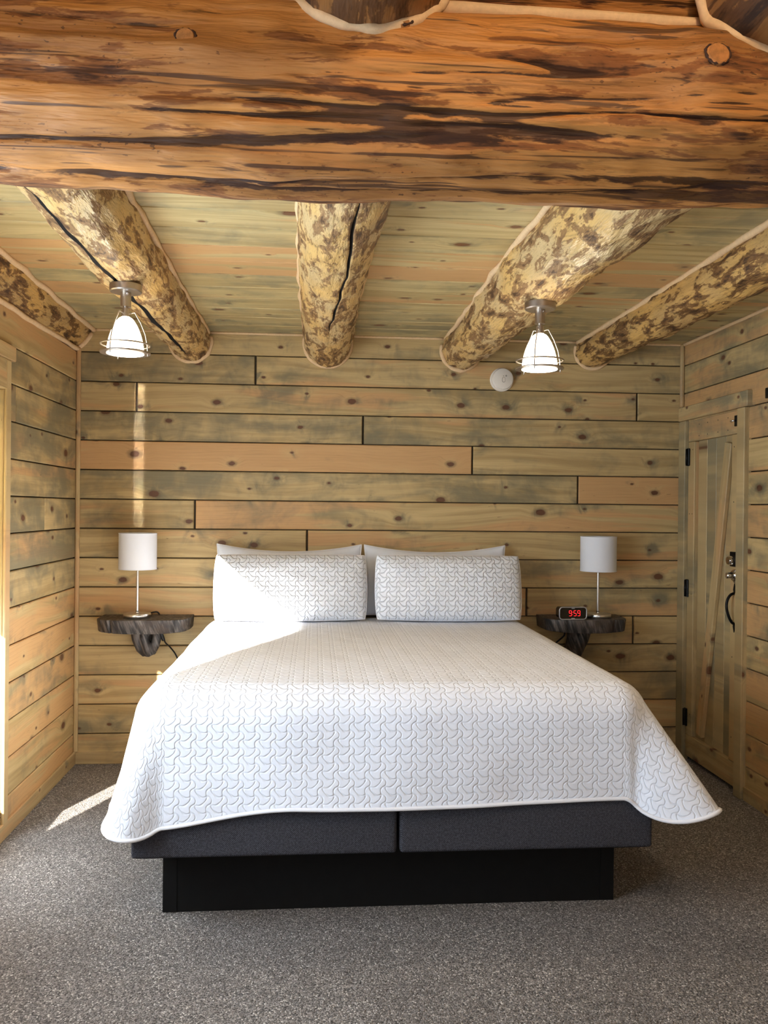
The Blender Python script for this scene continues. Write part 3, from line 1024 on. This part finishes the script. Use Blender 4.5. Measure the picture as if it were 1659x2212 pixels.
# bow-shaped pull
hx, hy = -.004, DY0 + .045 - DT.y
hd = empty('handle', (hx, hy, .905 - DT.z))
hd.parent = door
rp, rr_ = [], []
for k in range(25):
    t = k / 24
    z = lerp(.205, .035, t)
    bow = .052 * (math.sin(PI * min(1, t / .62) / 2) if t < .62 * .5 else math.cos(PI / 2 * max(0, (t - .28) / .72)) ** .8)
    rp.append((-.006 - .052 * (math.sin(PI * t) ** .55) * (1 - .45 * t), .0, z))
    rr_.append(.0078)
V, F = tube_geo(rp, rr_, 10)
mesh_obj('grip', V, F, 'iron', hd, True)
for zc, s in ((.225, 1), (.02, -1)):
    q = [(-.0, 0, zc - s * .022), (0, .009, zc - s * .006), (0, .012, zc), (0, .010, zc + s * .004), (0, 0, zc + s * .034), (0, -.010, zc + s * .004), (0, -.012, zc), (0, -.009, zc - s * .006)]
    V = [(x, y, z) for x, y, z in q] + [(x - .005, y, z) for x, y, z in q]
    m_ = len(q)
    F = [tuple(range(m_)), tuple(range(2 * m_ - 1, m_ - 1, -1))] + [(i, (i + 1) % m_, m_ + (i + 1) % m_, m_ + i) for i in range(m_)]
    mesh_obj('end_leaf', V, F, 'iron', hd)
trim('trim_5', XR - .030, XR + .016, 4.342, YB, DZ1 + .002, DZ1 + .088, .003, (.45, .5, .52), 'y', 'head casing over the door')
trim('trim_6', XR - .026, XR + .016, DY1 + .002, YB, 0, DZ1, .003, (.3, .7, .48), 'z', 'door casing in the corner')
trim('trim_7', XR - .028, XR + .016, DY0 - .082, DY0 - .002, 0, DZ1, .003, (.35, .55, .52), 'z', 'door casing on the handle side')
wbk = empty('wall_bracket', (XR, 4.165, 2.157))
tag(wbk, 'small black iron bracket on the right wall at the edge of the view', 'bracket')
bm = bmesh.new()
box(bm, -.012, 0, -.03, .03, 0, .055, .003, 1)
bm_obj('plate', bm, 'iron', wbk)
V, F = tube_geo([(-.010, -.01, .028), (-.022, -.01, .028)], .010, 12)
mesh_obj('boss', V, F, 'iron', wbk, True)

# ------------------------------------------------------------------ bed
BX0, BX1, BY0, BY1 = -.652, 1.285, 3.072, 5.10
BM_ = (BX0 + BX1) / 2
base = empty('bed_base', ((-.571 + 1.208) / 2, 4.2, 0))
tag(base, 'low black platform base under the charcoal box springs', 'bed base')
box_obj('front_panel', -.571, 1.208, 3.275, 3.295, 0, .287, 'black', base, .002, 1)
for a, b in ((-.571, -.547), (1.184, 1.208)):
    box_obj('side_panel', a, b, 3.30, 5.06, 0, .287, 'black', base, .002, 1)
    box_obj('corner_post', a - (.0 if a < 0 else .03), b + (.03 if a < 0 else .0), 3.2715, 3.2745, 0.002, .285, 'black', base, .001, 1)
box_obj('deck', -.56, 1.197, 3.30, 5.06, .268, .287, 'black', base)
for a, b, lab in ((BX0, BM_ - .004, 'left'), (BM_ + .004, BX1, 'right')):
    cx = (a + b) / 2
    bm = bmesh.new()
    box(bm, a - cx, b - cx, -(BY1 - BY0) / 2, (BY1 - BY0) / 2, 0, .228, .022, 4)
    for v in bm.verts:                 # padded faces bulge slightly
        fx = 1 - (abs(v.co.x) / ((b - a) / 2)) ** 4
        if v.co.y < -(BY1 - BY0) / 2 + .01:
            v.co.y -= .004
    o = bm_obj('box_spring', bm, 'boxfab', None, True, (cx, (BY0 + BY1) / 2, .289))
    auto_smooth(o, 50)
    tag(o, 'charcoal fabric box spring under the %s half of the mattress' % lab, 'box spring', 'pair of box springs')
    pw = tube_obj('piping', [(a + .02, BY0 + .012, .292), (b - .02, BY0 + .012, .292)], .004, 'black', o, 8)
bm = bmesh.new()
box(bm, BX0 - BM_ + .022, BX1 - BM_ - .022, -(BY1 - BY0) / 2 + .03, (BY1 - BY0) / 2, 0, .358, .125, 6)
mt = bm_obj('mattress', bm, 'linen', None, True, (BM_, (BY0 + BY1) / 2, .519))
tag(mt, 'thick white mattress hidden beneath the quilt', 'mattress')

# quilt: a sheet draped over the mattress, with folds at the two front corners
QZ = .905
RR = .135                                   # rounding of the mattress edge
IX0, IX1, IY = BX0 + RR - .012, BX1 - RR + .012, BY0 + RR - .015
OL, OR, HEAD = .50, .58, 5.02
RC = .38


def front_drop(x):
    return .428 + .075 * sstep(-.05, -.62, x) + .008 * math.sin(3.1 * x + .6) + RR * .57


def quilt_point(u, v):
    """u: cloth metres left/right of the inset edges, v: cloth metres towards the foot"""
    sx = 0.
    if u < IX0:
        sx = u - IX0
    elif u > IX1:
        sx = u - IX1
    sy = max(0., IY - v)
    return sx, sy


def drape(sx, sy, bx, by):
    d = math.hypot(sx, sy)
    if d < 1e-6:
        return Vector((bx, by, QZ + .006 * noise.noise(Vector((bx * 2.1, by * 2.1, 0))) + .003 * noise.noise(Vector((bx * 9, by * 9, 2)))))
    nx, ny = sx / d, -sy / d
    phi = math.degrees(math.atan2(sy, abs(sx)))          # 0 side ... 90 foot
    if sx > 0:
        al = 5 + 4 * math.sin(by * 7 + 1) * (phi < 1)
        al = lerp(8, 37, math.exp(-((phi - 33) / 21) ** 2)) if phi >= 1e-6 else 7 + 3 * math.sin(by * 6)
        if phi > 45:
            al -= 5 * math.exp(-((phi - 72) / 10) ** 2)
    elif sx < 0:
        al = lerp(9, 20, math.exp(-((phi - 45) / 26) ** 2)) if phi >= 1e-6 else 11 + 3.5 * math.sin(by * 8.5 + 2)
        al += 3 * math.exp(-((phi - 12) / 8) ** 2)
    else:
        al = 3 + 2.5 * math.sin(bx * 2.6 + 1.1) + 1.5 * math.sin(bx * 6.3) + 2.0 * noise.noise(Vector((bx * 2.5, sy * 3, 9)))
    if sx != 0 and phi > 60:                              # blend to the foot's own hang
        edge = IX0 if sx < 0 else IX1
        a2 = 3 + 2.5 * math.sin(edge * 2.6 + 1.1) + 1.5 * math.sin(edge * 6.3) + 2.0 * noise.noise(Vector((edge * 2.5, sy * 3, 9)))
        al = lerp(al, a2, sstep(60, 90, phi))
    if sx != 0 and phi < 20 and sy > 0:
        a1 = (7 + 3 * math.sin(IY * 6)) if sx > 0 else (11 + 3.5 * math.sin(IY * 8.5 + 2))
        al = lerp(a1, al, sstep(0, 20, phi))
    al = rad(al)
    q = RR * (PI / 2 - al)
    if d < q:
        th = d / RR
        out, dn = RR * math.sin(th), RR * (1 - math.cos(th))
    else:
        out = RR * math.sin(PI / 2 - al) + (d - q) * math.sin(al)
        dn = RR * (1 - math.cos(PI / 2 - al)) + (d - q) * math.cos(al)
    wr_ = .006 * noise.noise(Vector((bx * 4 + sx * 5, by * 4 + sy * 5, 5))) * min(1, d / .1)
    return Vector((bx + nx * (out + wr_), by + ny * (out + wr_), QZ - dn))


NXS, NXT, NYS, NYT = 30, 110, 44, 110
us = [('l', 1 - i / NXS) for i in range(NXS)] + [('m', i / NXT) for i in range(NXT + 1)] + [('r', (i + 1) / NXS) for i in range(NXS)]
vs_ = [('t', i / NYT) for i in range(NYT + 1)] + [('f', (i + 1) / NYS) for i in range(NYS)]
QV, QU = [], []
for kv, fv in vs_:
    for ku, fu in us:
        bx = lerp(IX0, IX1, fu) if ku == 'm' else (IX0 if ku == 'l' else IX1)
        by = lerp(HEAD, IY, fv) if kv == 't' else IY
        sx = 0. if ku == 'm' else (-fu * OL if ku == 'l' else fu * OR)
        sy = 0. if kv == 't' else fv * front_drop(bx)
        if ku != 'm' and kv == 'f':                      # round off the corner of the cloth
            o_, f_ = (OL if ku == 'l' else OR), front_drop(bx)
            ax, ay = abs(sx), sy
            if ax > o_ - RC and ay > f_ - RC:
                a, b = (ax - o_ + RC) / RC, (ay - f_ + RC) / RC
                ax, ay = o_ - RC + RC * a * math.sqrt(1 - b * b / 2), f_ - RC + RC * b * math.sqrt(1 - a * a / 2)
                sx, sy = math.copysign(ax, sx), ay
        QV.append(drape(sx, sy, bx, by))
        QU.append((bx + sx, by - sy))
nu = len(us)
QF = []
for j in range(len(vs_) - 1):
    for i in range(nu - 1):
        QF.append((j * nu + i, (j + 1) * nu + i, (j + 1) * nu + i + 1, j * nu + i + 1))
QO = Vector((BM_, (BY0 + BY1) / 2, QZ))
quilt = mesh_obj('quilt', [v - QO for v in QV], QF, 'quilt', None, True, QO, None, QU)
sm = quilt.modifiers.new('thickness', 'SOLIDIFY')
sm.thickness = .010
sm.offset = -1
tag(quilt, 'white quilted bedspread with a wavy stitched pattern draped over the bed', 'quilt')
hem = [QV[j * nu] for j in range(len(vs_))] + [QV[(len(vs_) - 1) * nu + i] for i in range(1, nu)] + [QV[j * nu + nu - 1] for j in reversed(range(len(vs_) - 1))]
hb_ = tube_obj('binding', hem, .0075, 'binding', quilt, 8)


# ------------------------------------------------------------------ pillows
def pillow(name, w, h, th, mat, loc, tilt, rz, label, group, corner=.0, flange=.0, seed=0, sag=.0):
    N = 44
    Vt, Uv, F = [], [], []
    for side in (1, -1):
        for j in range(N + 1):
            for i in range(N + 1):
                a, b = 2 * i / N - 1, 2 * j / N - 1
                a = math.copysign(abs(a) ** .85, a)
                b = math.copysign(abs(b) ** .85, b)
                ca, cb = a * math.sqrt(1 - .5 * b * b), b * math.sqrt(1 - .5 * a * a)     # disc-like outline ...
                k = .80 + corner                                                          # ... blended with the square
                x, z = lerp(ca, a, k), lerp(cb, b, k)
                x *= 1 - .035 * (1 - b * b)
                z *= 1 - .05 * (1 - a * a) * (1 if b > 0 else .3)
                e = max(0., (1 - abs(a) ** 2.6)) ** .55 * max(0., (1 - abs(b) ** 2.4)) ** .55
                t = th / 2 * e + (.004 if flange else .002)
                wr = .010 * noise.noise(Vector((a * 2.2 + seed, b * 2.2, side * 3.))) * (1 if e > .02 else .3)
                zz = z * h / 2 - sag * (1 - a * a) * max(0, b) * .02
                Vt.append((x * w / 2, -side * t + wr, zz + h / 2))
                Uv.append((x * w / 2 + seed, z * h / 2))
    n1 = N + 1
    for s in (0, 1):
        o_ = s * n1 * n1
        for j in range(N):
            for i in range(N):
                q = (o_ + j * n1 + i, o_ + j * n1 + i + 1, o_ + (j + 1) * n1 + i + 1, o_ + (j + 1) * n1 + i)
                F.append(q if s == 0 else tuple(reversed(q)))
    rim = [j for j in range(n1)] + [j * n1 + N for j in range(1, n1)] + [N * n1 + i for i in reversed(range(N))] + [j * n1 for j in reversed(range(1, N))]
    for a, b in zip(rim, rim[1:] + rim[:1]):
        F.append((a, b, n1 * n1 + b, n1 * n1 + a)[::-1])
    o = mesh_obj(name, Vt, F, mat, None, True, loc, (tilt, 0, rz), Uv)
    tag(o, label, 'pillow', group)
    seam = [Vector(Vt[i]) * 1.0 for i in rim]
    seam = [Vector((v.x, 0, v.z)) for v in seam]
    V2, F2 = tube_geo(seam, .0035, 6, True)
    mesh_obj('seam', V2, F2, 'binding', o, True)
    return o


PZ = QZ + .008
pillow('pillow', .875, .425, .13, 'linen', (-.152, 5.055, PZ + .008), rad(-8), rad(.6), 'plain white pillow standing behind the left quilted pillow', 'plain pillows against the wall', .19, 0, 3, 1.8)
pillow('pillow', .875, .425, .13, 'linen', (.735, 5.055, PZ + .008), rad(-8), rad(-.6), 'plain white pillow standing behind the right quilted pillow', 'plain pillows against the wall', .19, 0, 5, 1.8)
pillow('quilted_pillow', .91, .395, .20, 'sham', (-.135, 4.82, PZ), rad(-13), rad(1.5), 'quilted white pillow on the left side of the bed, in the sun', 'quilted pillows', -.02, 1, 1)
pillow('quilted_pillow', .89, .395, .20, 'sham', (.78, 4.815, PZ), rad(-13), rad(-1.5), 'quilted white pillow on the right side of the bed', 'quilted pillows', -.02, 1, 8)


# ------------------------------------------------------------------ slab shelves
def slab_shelf(cx, w, dep, label, seed, notch):
    z1, th = .905, .082
    o = empty('slab_shelf', (cx, YB - .001, z1 - th))
    tag(o, label, 'shelf', 'live-edge bedside shelves')
    n = 72
    ring = []
    for k in range(n + 1):
        a = PI * k / n
        cxn = math.cos(a)
        sy = math.sin(a) ** .36
        r = 1 + .035 * noise.noise(Vector((cxn * 3 + seed, sy * 3, 0))) + .012 * noise.noise(Vector((cxn * 14 + seed, sy * 14, 4)))
        x, y = w / 2 * math.copysign(abs(cxn) ** .5, cxn) * r, -dep * sy * r
        for ka, kd, kw in notch:
            y += kd * math.exp(-((cxn - ka) / kw) ** 2)
        ring.append((x, min(y, 0)))
    V, F = [], []
    lv = [(0, .0, .93), (.012, .004, .96), (.05, .0, .985), (.076, 0, 1.0), (th, -.004, .994)]
    m = len(ring)
    for z, _, s in lv:
        V += [(x * (1 - (1 - s) * .5), y * s, z + (.010 * (abs(x) / (w / 2)) ** 2 if z == 0 else 0)) for x, y in ring]
    for l in range(len(lv) - 1):
        for k in range(m - 1):
            F.append((l * m + k, l * m + k + 1, (l + 1) * m + k + 1, (l + 1) * m + k))
        F.append((l * m + m - 1, l * m, (l + 1) * m, (l + 1) * m + m - 1))
    F.append(tuple(range(m))[::-1])
    F.append(tuple((len(lv) - 1) * m + k for k in range(m)))
    s = mesh_obj('slab', V, F, 'slab', o, True)
    auto_smooth(s, 40)
    return o


def fused(name, parts, mat, parent, voxel=.006):
    """several tapered tubes melted into one piece of wood"""
    V, F = [], []
    for pts, r in parts:
        v, f = tube_geo(pts, r, 12, off=len(V))
        V += v
        F += f
    o = mesh_obj(name, V, F, mat, parent, True)
    m = o.modifiers.new('fuse', 'REMESH')
    m.mode = 'VOXEL'
    m.voxel_size = voxel
    m.use_smooth_shade = True
    s = o.modifiers.new('soften', 'SMOOTH')
    s.factor = .6
    s.iterations = 3
    return o


shL = slab_shelf(-1.0, .535, .29, 'dark live-edge slab shelf with a cracked front under the left lamp', 1, ((.02, .018, .018), (-.42, .012, .04), (.5, .008, .03)))
fused('root_bracket', [([(-.07, -.09, .02), (-.055, -.10, -.05), (-.03, -.10, -.11), (.0, -.095, -.145)], [.030, .030, .030, .024]),
                       ([(.0, -.10, .02), (-.01, -.115, -.05), (.01, -.115, -.11), (.02, -.10, -.15)], [.030, .026, .028, .024]),
                       ([(.06, -.09, .02), (.065, -.10, -.04), (.055, -.105, -.09), (.035, -.095, -.14)], [.026, .028, .026, .020]),
                       ([(-.03, -.05, .02), (.0, -.02, -.08), (.01, -.01, -.12)], [.06, .05, .04])], 'slab', shL)
shR = slab_shelf(1.655, .515, .29, 'dark live-edge slab shelf under the clock and the right lamp', 9, ((-.28, .020, .02), (.35, .008, .03)))
fused('root_bracket', [([(.02, -.09, .02), (.0, -.09, -.06), (-.03, -.075, -.14), (-.06, -.05, -.22), (-.085, -.03, -.28)], [.058, .052, .048, .042, .036]),
                       ([(-.05, -.09, .02), (-.055, -.08, -.06), (-.08, -.06, -.16)], [.034, .028, .022]),
                       ([(.05, -.05, .02), (.02, -.05, -.10), (-.02, -.03, -.2)], [.03, .026, .02])], 'slab', shR)


# ------------------------------------------------------------------ table lamps
def table_lamp(x, y, z, label, sh=1.0):
    o = empty('table_lamp', (x, y, z))
    tag(o, label, 'lamp', 'bedside lamps')
    b = lathe_obj('base', [(0, .0), (.078, .0), (.080, .003), (.080, .020), (.077, .025), (.012, .027), (.011, .034), (0, .034)], 'nickel', o, 48)
    lathe_obj('stem_collar', [(0, .026), (.010, .026), (.010, .036), (.0085, .038), (0, .038)], 'iron', o, 20)
    lathe_obj('stem', [(0, .030), (.0075, .030), (.0075, .34), (0, .34)], 'nickel', o, 24)
    prof = [(.108, .285), (.1095, .285), (.1095, .498), (.108, .498), (.108, .285)]
    s = lathe_obj('shade', prof, 'shade', o, 56)
    for zz in (.286, .497):
        pts = [(.1092 * math.cos(2 * PI * k / 56), .1092 * math.sin(2 * PI * k / 56), zz) for k in range(56)]
        V, F = tube_geo(pts, .0022, 6, True)
        mesh_obj('rim', V, F, 'shade', s, True)
    for k in range(3):
        a = 2 * PI * k / 3
        V, F = tube_geo([(0, 0, .338), (.109 * math.cos(a), .109 * math.sin(a), .345)], .0018, 6)
        mesh_obj('spider_arm', V, F, 'nickel', s, True)
    lathe_obj('bulb', [(0, .34), (.014, .34), (.014, .365), (.03, .40), (.026, .435), (0, .45)], 'plastic', o, 20)
    return o


lampL = table_lamp(-1.045, 5.06, .906, 'nickel table lamp with white drum shade, alone on the left shelf')
lampR = table_lamp(1.745, 5.05, .906, 'nickel table lamp with white drum shade, beside the red-digit clock')


def cord(par, pts, r=.0042):
    V = []
    P = [Vector(p) for p in pts]
    sm_ = []
    for i in range(len(P) - 1):
        p0, p1, p2, p3 = P[max(i - 1, 0)], P[i], P[i + 1], P[min(i + 2, len(P) - 1)]
        for k in range(8):
            t = k / 8
            sm_.append(.5 * ((2 * p1) + (p2 - p0) * t + (2 * p0 - 5 * p1 + 4 * p2 - p3) * t * t + (3 * p1 - p0 - 3 * p2 + p3) * t ** 3))
    sm_.append(P[-1])
    return tube_obj('power_cord', sm_, r, 'cord', par, 8)


cord(lampL, [(-1.0, 5.14, .915), (-.95, 5.188, .92), (-.925, 5.17, .86), (-.922, 5.10, .815), (-.905, 5.09, .805), (-.895, 5.10, .775), (-.89, 5.12, .745), (-.865, 5.15, .71), (-.835, 5.17, .66), (-.81, 5.18, .58), (-.80, 5.185, .4), (-.80, 5.185, .25)], .0046)
fused('cord_switch', [([(-.915 + 1.045, 5.09 - 5.06, .815 - .906), (-.896 + 1.045, 5.10 - 5.06, .760 - .906)], [.011, .010])], 'cord', lampL, .003)
cord(lampR, [(1.70, 5.14, .915), (1.66, 5.188, .92), (1.60, 5.18, .85), (1.56, 5.12, .80), (1.545, 5.10, .78), (1.50, 5.13, .73), (1.45, 5.16, .68), (1.42, 5.18, .55), (1.42, 5.185, .3)], .005)

# ------------------------------------------------------------------ alarm clock
ck = empty('alarm_clock', (1.548, 4.955, .9062), rad(2))
tag(ck, 'small black digital alarm clock showing 9:59 in red', 'clock')


def rrect(w, h, r, n=8):
    pts = []
    for cx, cz, a0 in ((w / 2 - r, h / 2 - r, 0), (-w / 2 + r, h / 2 - r, PI / 2), (-w / 2 + r, -h / 2 + r, PI), (w / 2 - r, -h / 2 + r, 1.5 * PI)):
        for k in range(n + 1):
            a = a0 + PI / 2 * k / n
            pts.append((cx + r * math.cos(a), cz + r * math.sin(a)))
    return pts


def prism(name, pts, y0, y1, mat, par, zc, smooth=False):
    m = len(pts)
    V = [(x, y0, z + zc) for x, z in pts] + [(x, y1, z + zc) for x, z in pts]
    F = [tuple(range(m)), tuple(range(2 * m - 1, m - 1, -1))] + [(i, m + i, m + (i + 1) % m, (i + 1) % m) for i in range(m)]
    return mesh_obj(name, V, F, mat, par, smooth)


CW, CH = .174, .078
prism('body', rrect(CW - .012, CH - .010, .018), -.030, .045, 'clock', ck, CH / 2 + .0005)
rimp = [(x, -.032, z + CH / 2 + .0005) for x, z in rrect(CW - .006, CH - .006, .019)]
V, F = tube_geo(rimp, .0034, 8, True)
mesh_obj('rim', V, F, 'silver', ck, True)
prism('face', rrect(CW - .008, CH - .008, .018), -.033, -.030, 'clock', ck, CH / 2 + .0005)
SEG = {'5': 'afgcd', '9': 'abcdfg'}
dw, dh, st = .0145, .031, .0031


def seg_bar(bm, x0, z0, x1, z1, w):
    d = Vector((x1 - x0, 0, z1 - z0)).normalized()
    nn = Vector((d.z, 0, -d.x)) * w / 2
    a, b = Vector((x0, 0, z0)), Vector((x1, 0, z1))
    q = [a, a + d * w / 2 + nn, b - d * w / 2 + nn, b, b - d * w / 2 - nn, a + d * w / 2 - nn]
    f = [bm.verts.new((v.x, -.0342, v.z)) for v in q]
    g = [bm.verts.new((v.x, -.0330, v.z)) for v in q]
    bm.faces.new(f)
    bm.faces.new(g[::-1])
    for i in range(6):
        bm.faces.new((f[i], g[i], g[(i + 1) % 6], f[(i + 1) % 6]))


for chx, x0 in (('9', -.0245), ('5', .0045), ('9', .0280)):
    bm = bmesh.new()
    zb, sk = CH / 2 - dh / 2 + .001, .0
    P = {'a': (0, 2, 1, 2), 'b': (1, 2, 1, 1), 'c': (1, 1, 1, 0), 'd': (0, 0, 1, 0), 'e': (0, 1, 0, 0), 'f': (0, 2, 0, 1), 'g': (0, 1, 1, 1)}
    for c in SEG[chx]:
        a = P[c]
        seg_bar(bm, x0 + a[0] * dw, zb + a[1] * dh / 2, x0 + a[2] * dw, zb + a[3] * dh / 2, st)
    bm_obj('digit', bm, 'led', ck)
bm = bmesh.new()
for zz in (-.007, .007):
    seg_bar(bm, -.0028, CH / 2 + zz - .0017, -.0028, CH / 2 + zz + .0017, .0034)
bm_obj('colon', bm, 'led', ck)
for zz, ww in ((CH / 2 + .030, .020), (CH / 2 - .030, .022)):
    prism('print_mark', rrect(ww, .0042, .001, 2), -.0334, -.033, 'silver', ck, zz)
for xx, zz in ((-.058, CH / 2 + .004), (.064, CH / 2 + .004), (.064, CH / 2 - .018)):
    prism('button', rrect(.011, .011, .005, 5), -.0345, -.033, 'clock', ck, 0).location = (xx, 0, zz)

# ------------------------------------------------------------------ smoke detector
sd = empty('smoke_detector', (1.158, YB, 2.38))
tag(sd, 'round white smoke detector on the plank wall below the right ceiling light', 'smoke detector')
lathe_obj('base_plate', [(0, 0), (.073, 0), (.074, .004), (.074, .018), (.070, .022), (0, .022)], 'plastic', sd, 56, (0, 0, 0), True, (PI / 2, 0, 0))
lathe_obj('cover', [(0, .020), (.067, .020), (.0675, .026), (.064, .036), (.056, .040), (0, .0415)], 'plastic', sd, 56, (.003, 0, .003), True, (PI / 2, 0, 0))
b1 = prism('button_recess', rrect(.020, .032, .0098), -.0440, -.0405, 'plastic2', sd, -.004)
b1.location.x = .006
b2 = prism('test_button', rrect(.016, .027, .0078), -.0460, -.043, 'plastic', sd, -.004)
b2.location.x = .006
lathe_obj('indicator', [(0, .0405), (.0022, .0405), (.0020, .0428), (0, .043)], 'iron', sd, 12, (.005, 0, .020), True, (PI / 2, 0, 0))
for dx, dz in ((0, .0035), (0, -.0035), (.0035, 0), (-.0035, 0)):
    q = prism('print_mark', [(.003, 0), (0, .003), (-.003, 0), (0, -.003)], -.0425, -.0405, 'plastic2', sd, 0)
    q.location = (.022 + dx, .0005, .021 + dz)


# ------------------------------------------------------------------ ceiling lights
def ceiling_light(loc, label):
    """hangs from local z = 0 downwards"""
    o = empty('ceiling_light', loc)
    o.scale = (.91, .91, .91)
    tag(o, label, 'ceiling light', 'ceiling lights on the log joists')
    lathe_obj('canopy', [(0, .004), (.067, .004), (.070, .0), (.070, -.026), (.066, -.031), (0, -.032)], 'bronze', o, 48)
    lathe_obj('stem', [(0, -.030), (.023, -.030), (.023, -.092), (.0235, -.095), (.0, -.096)], 'bronze', o, 32)
    lathe_obj('collar_screw', [(0, 0), (.005, 0), (.005, .006), (0, .007)], 'chrome', o, 12, (.012, -.019, -.042), True, (PI / 2, 0, 0))
    lathe_obj('socket', [(0, -.094), (.010, -.094), (.010, -.104), (.017, -.106), (.018, -.142), (0, -.142)], 'bronze', o, 28)
    prof = []
    for k in range(20):
        t = k / 19
        prof.append((.016 + .064 * (math.sin(t * PI / 2 * .98) ** .62), -.138 - .165 * t))
    inner = [(r - .004, z - .001) for r, z in reversed(prof)]
    g = lathe_obj('glass_shade', [(0, -.137)] + prof + inner + [(0, -.142)], 'glow', o, 48)
    ring = [(.106 * math.cos(2 * PI * k / 48), .106 * math.sin(2 * PI * k / 48), -.262) for k in range(48)]
    V, F = tube_geo(ring, .0038, 8, True)
    mesh_obj('wire_ring', V, F, 'bronze', o, True)
    lathe_obj('bottom_ring', [(.080, -.296), (.108, -.294), (.109, -.297), (.108, -.301), (.080, -.301), (.080, -.296)], 'bronze', o, 56)
    for k in range(3):
        a = 2 * PI * k / 3 + .55 + PI / 2
        c, s = math.cos(a), math.sin(a)
        V, F = tube_geo([(.016 * c, .016 * s, -.124), (.040 * c, .040 * s, -.119), (.066 * c, .066 * s, -.165), (.086 * c, .086 * s, -.215), (.095 * c, .095 * s, -.262), (.097 * c, .097 * s, -.302), (.097 * c, .097 * s, -.312)], .0028, 8)
        mesh_obj('strut', V, F, 'bronze', o, True)
    bl = bpy.data.lights.new('lamp_bulb', 'SPOT')
    bl.energy = LAMP_W
    bl.color = (1, .86, .68)
    bl.shadow_soft_size = .05
    bl.spot_size = rad(165)
    bl.spot_blend = .6
    bo = bpy.data.objects.new('lamp_bulb', bl)
    COL.objects.link(bo)
    bo.parent = o
    bo.location = (0, 0, -.31)
    return o


ceiling_light((-.769, 3.45, 2.450), 'lit bell-shaped ceiling light with wire rings, on the cracked joist')
ceiling_light((.917, 3.40, 2.418), 'lit bell-shaped ceiling light with wire rings, above the smoke detector')
# lights of the near half of the room, hanging from the near joists behind the camera's view
for x, y, w_ in ((.75, 1.0, 'right'), (-.8, .7, 'left')):
    o = ceiling_light((x, y, 3.40), 'lit bell-shaped ceiling light in the %s near half of the room' % w_)
    for c in o.children:
        if c.type == 'LIGHT':
            c.data.type = 'POINT'
            c.data.energy = REAR_W * (1.0 if x > 0 else .7)
            c.data.color = (1, .70, .40)
            c.data.shadow_soft_size = .07
            c.location.z = -.34
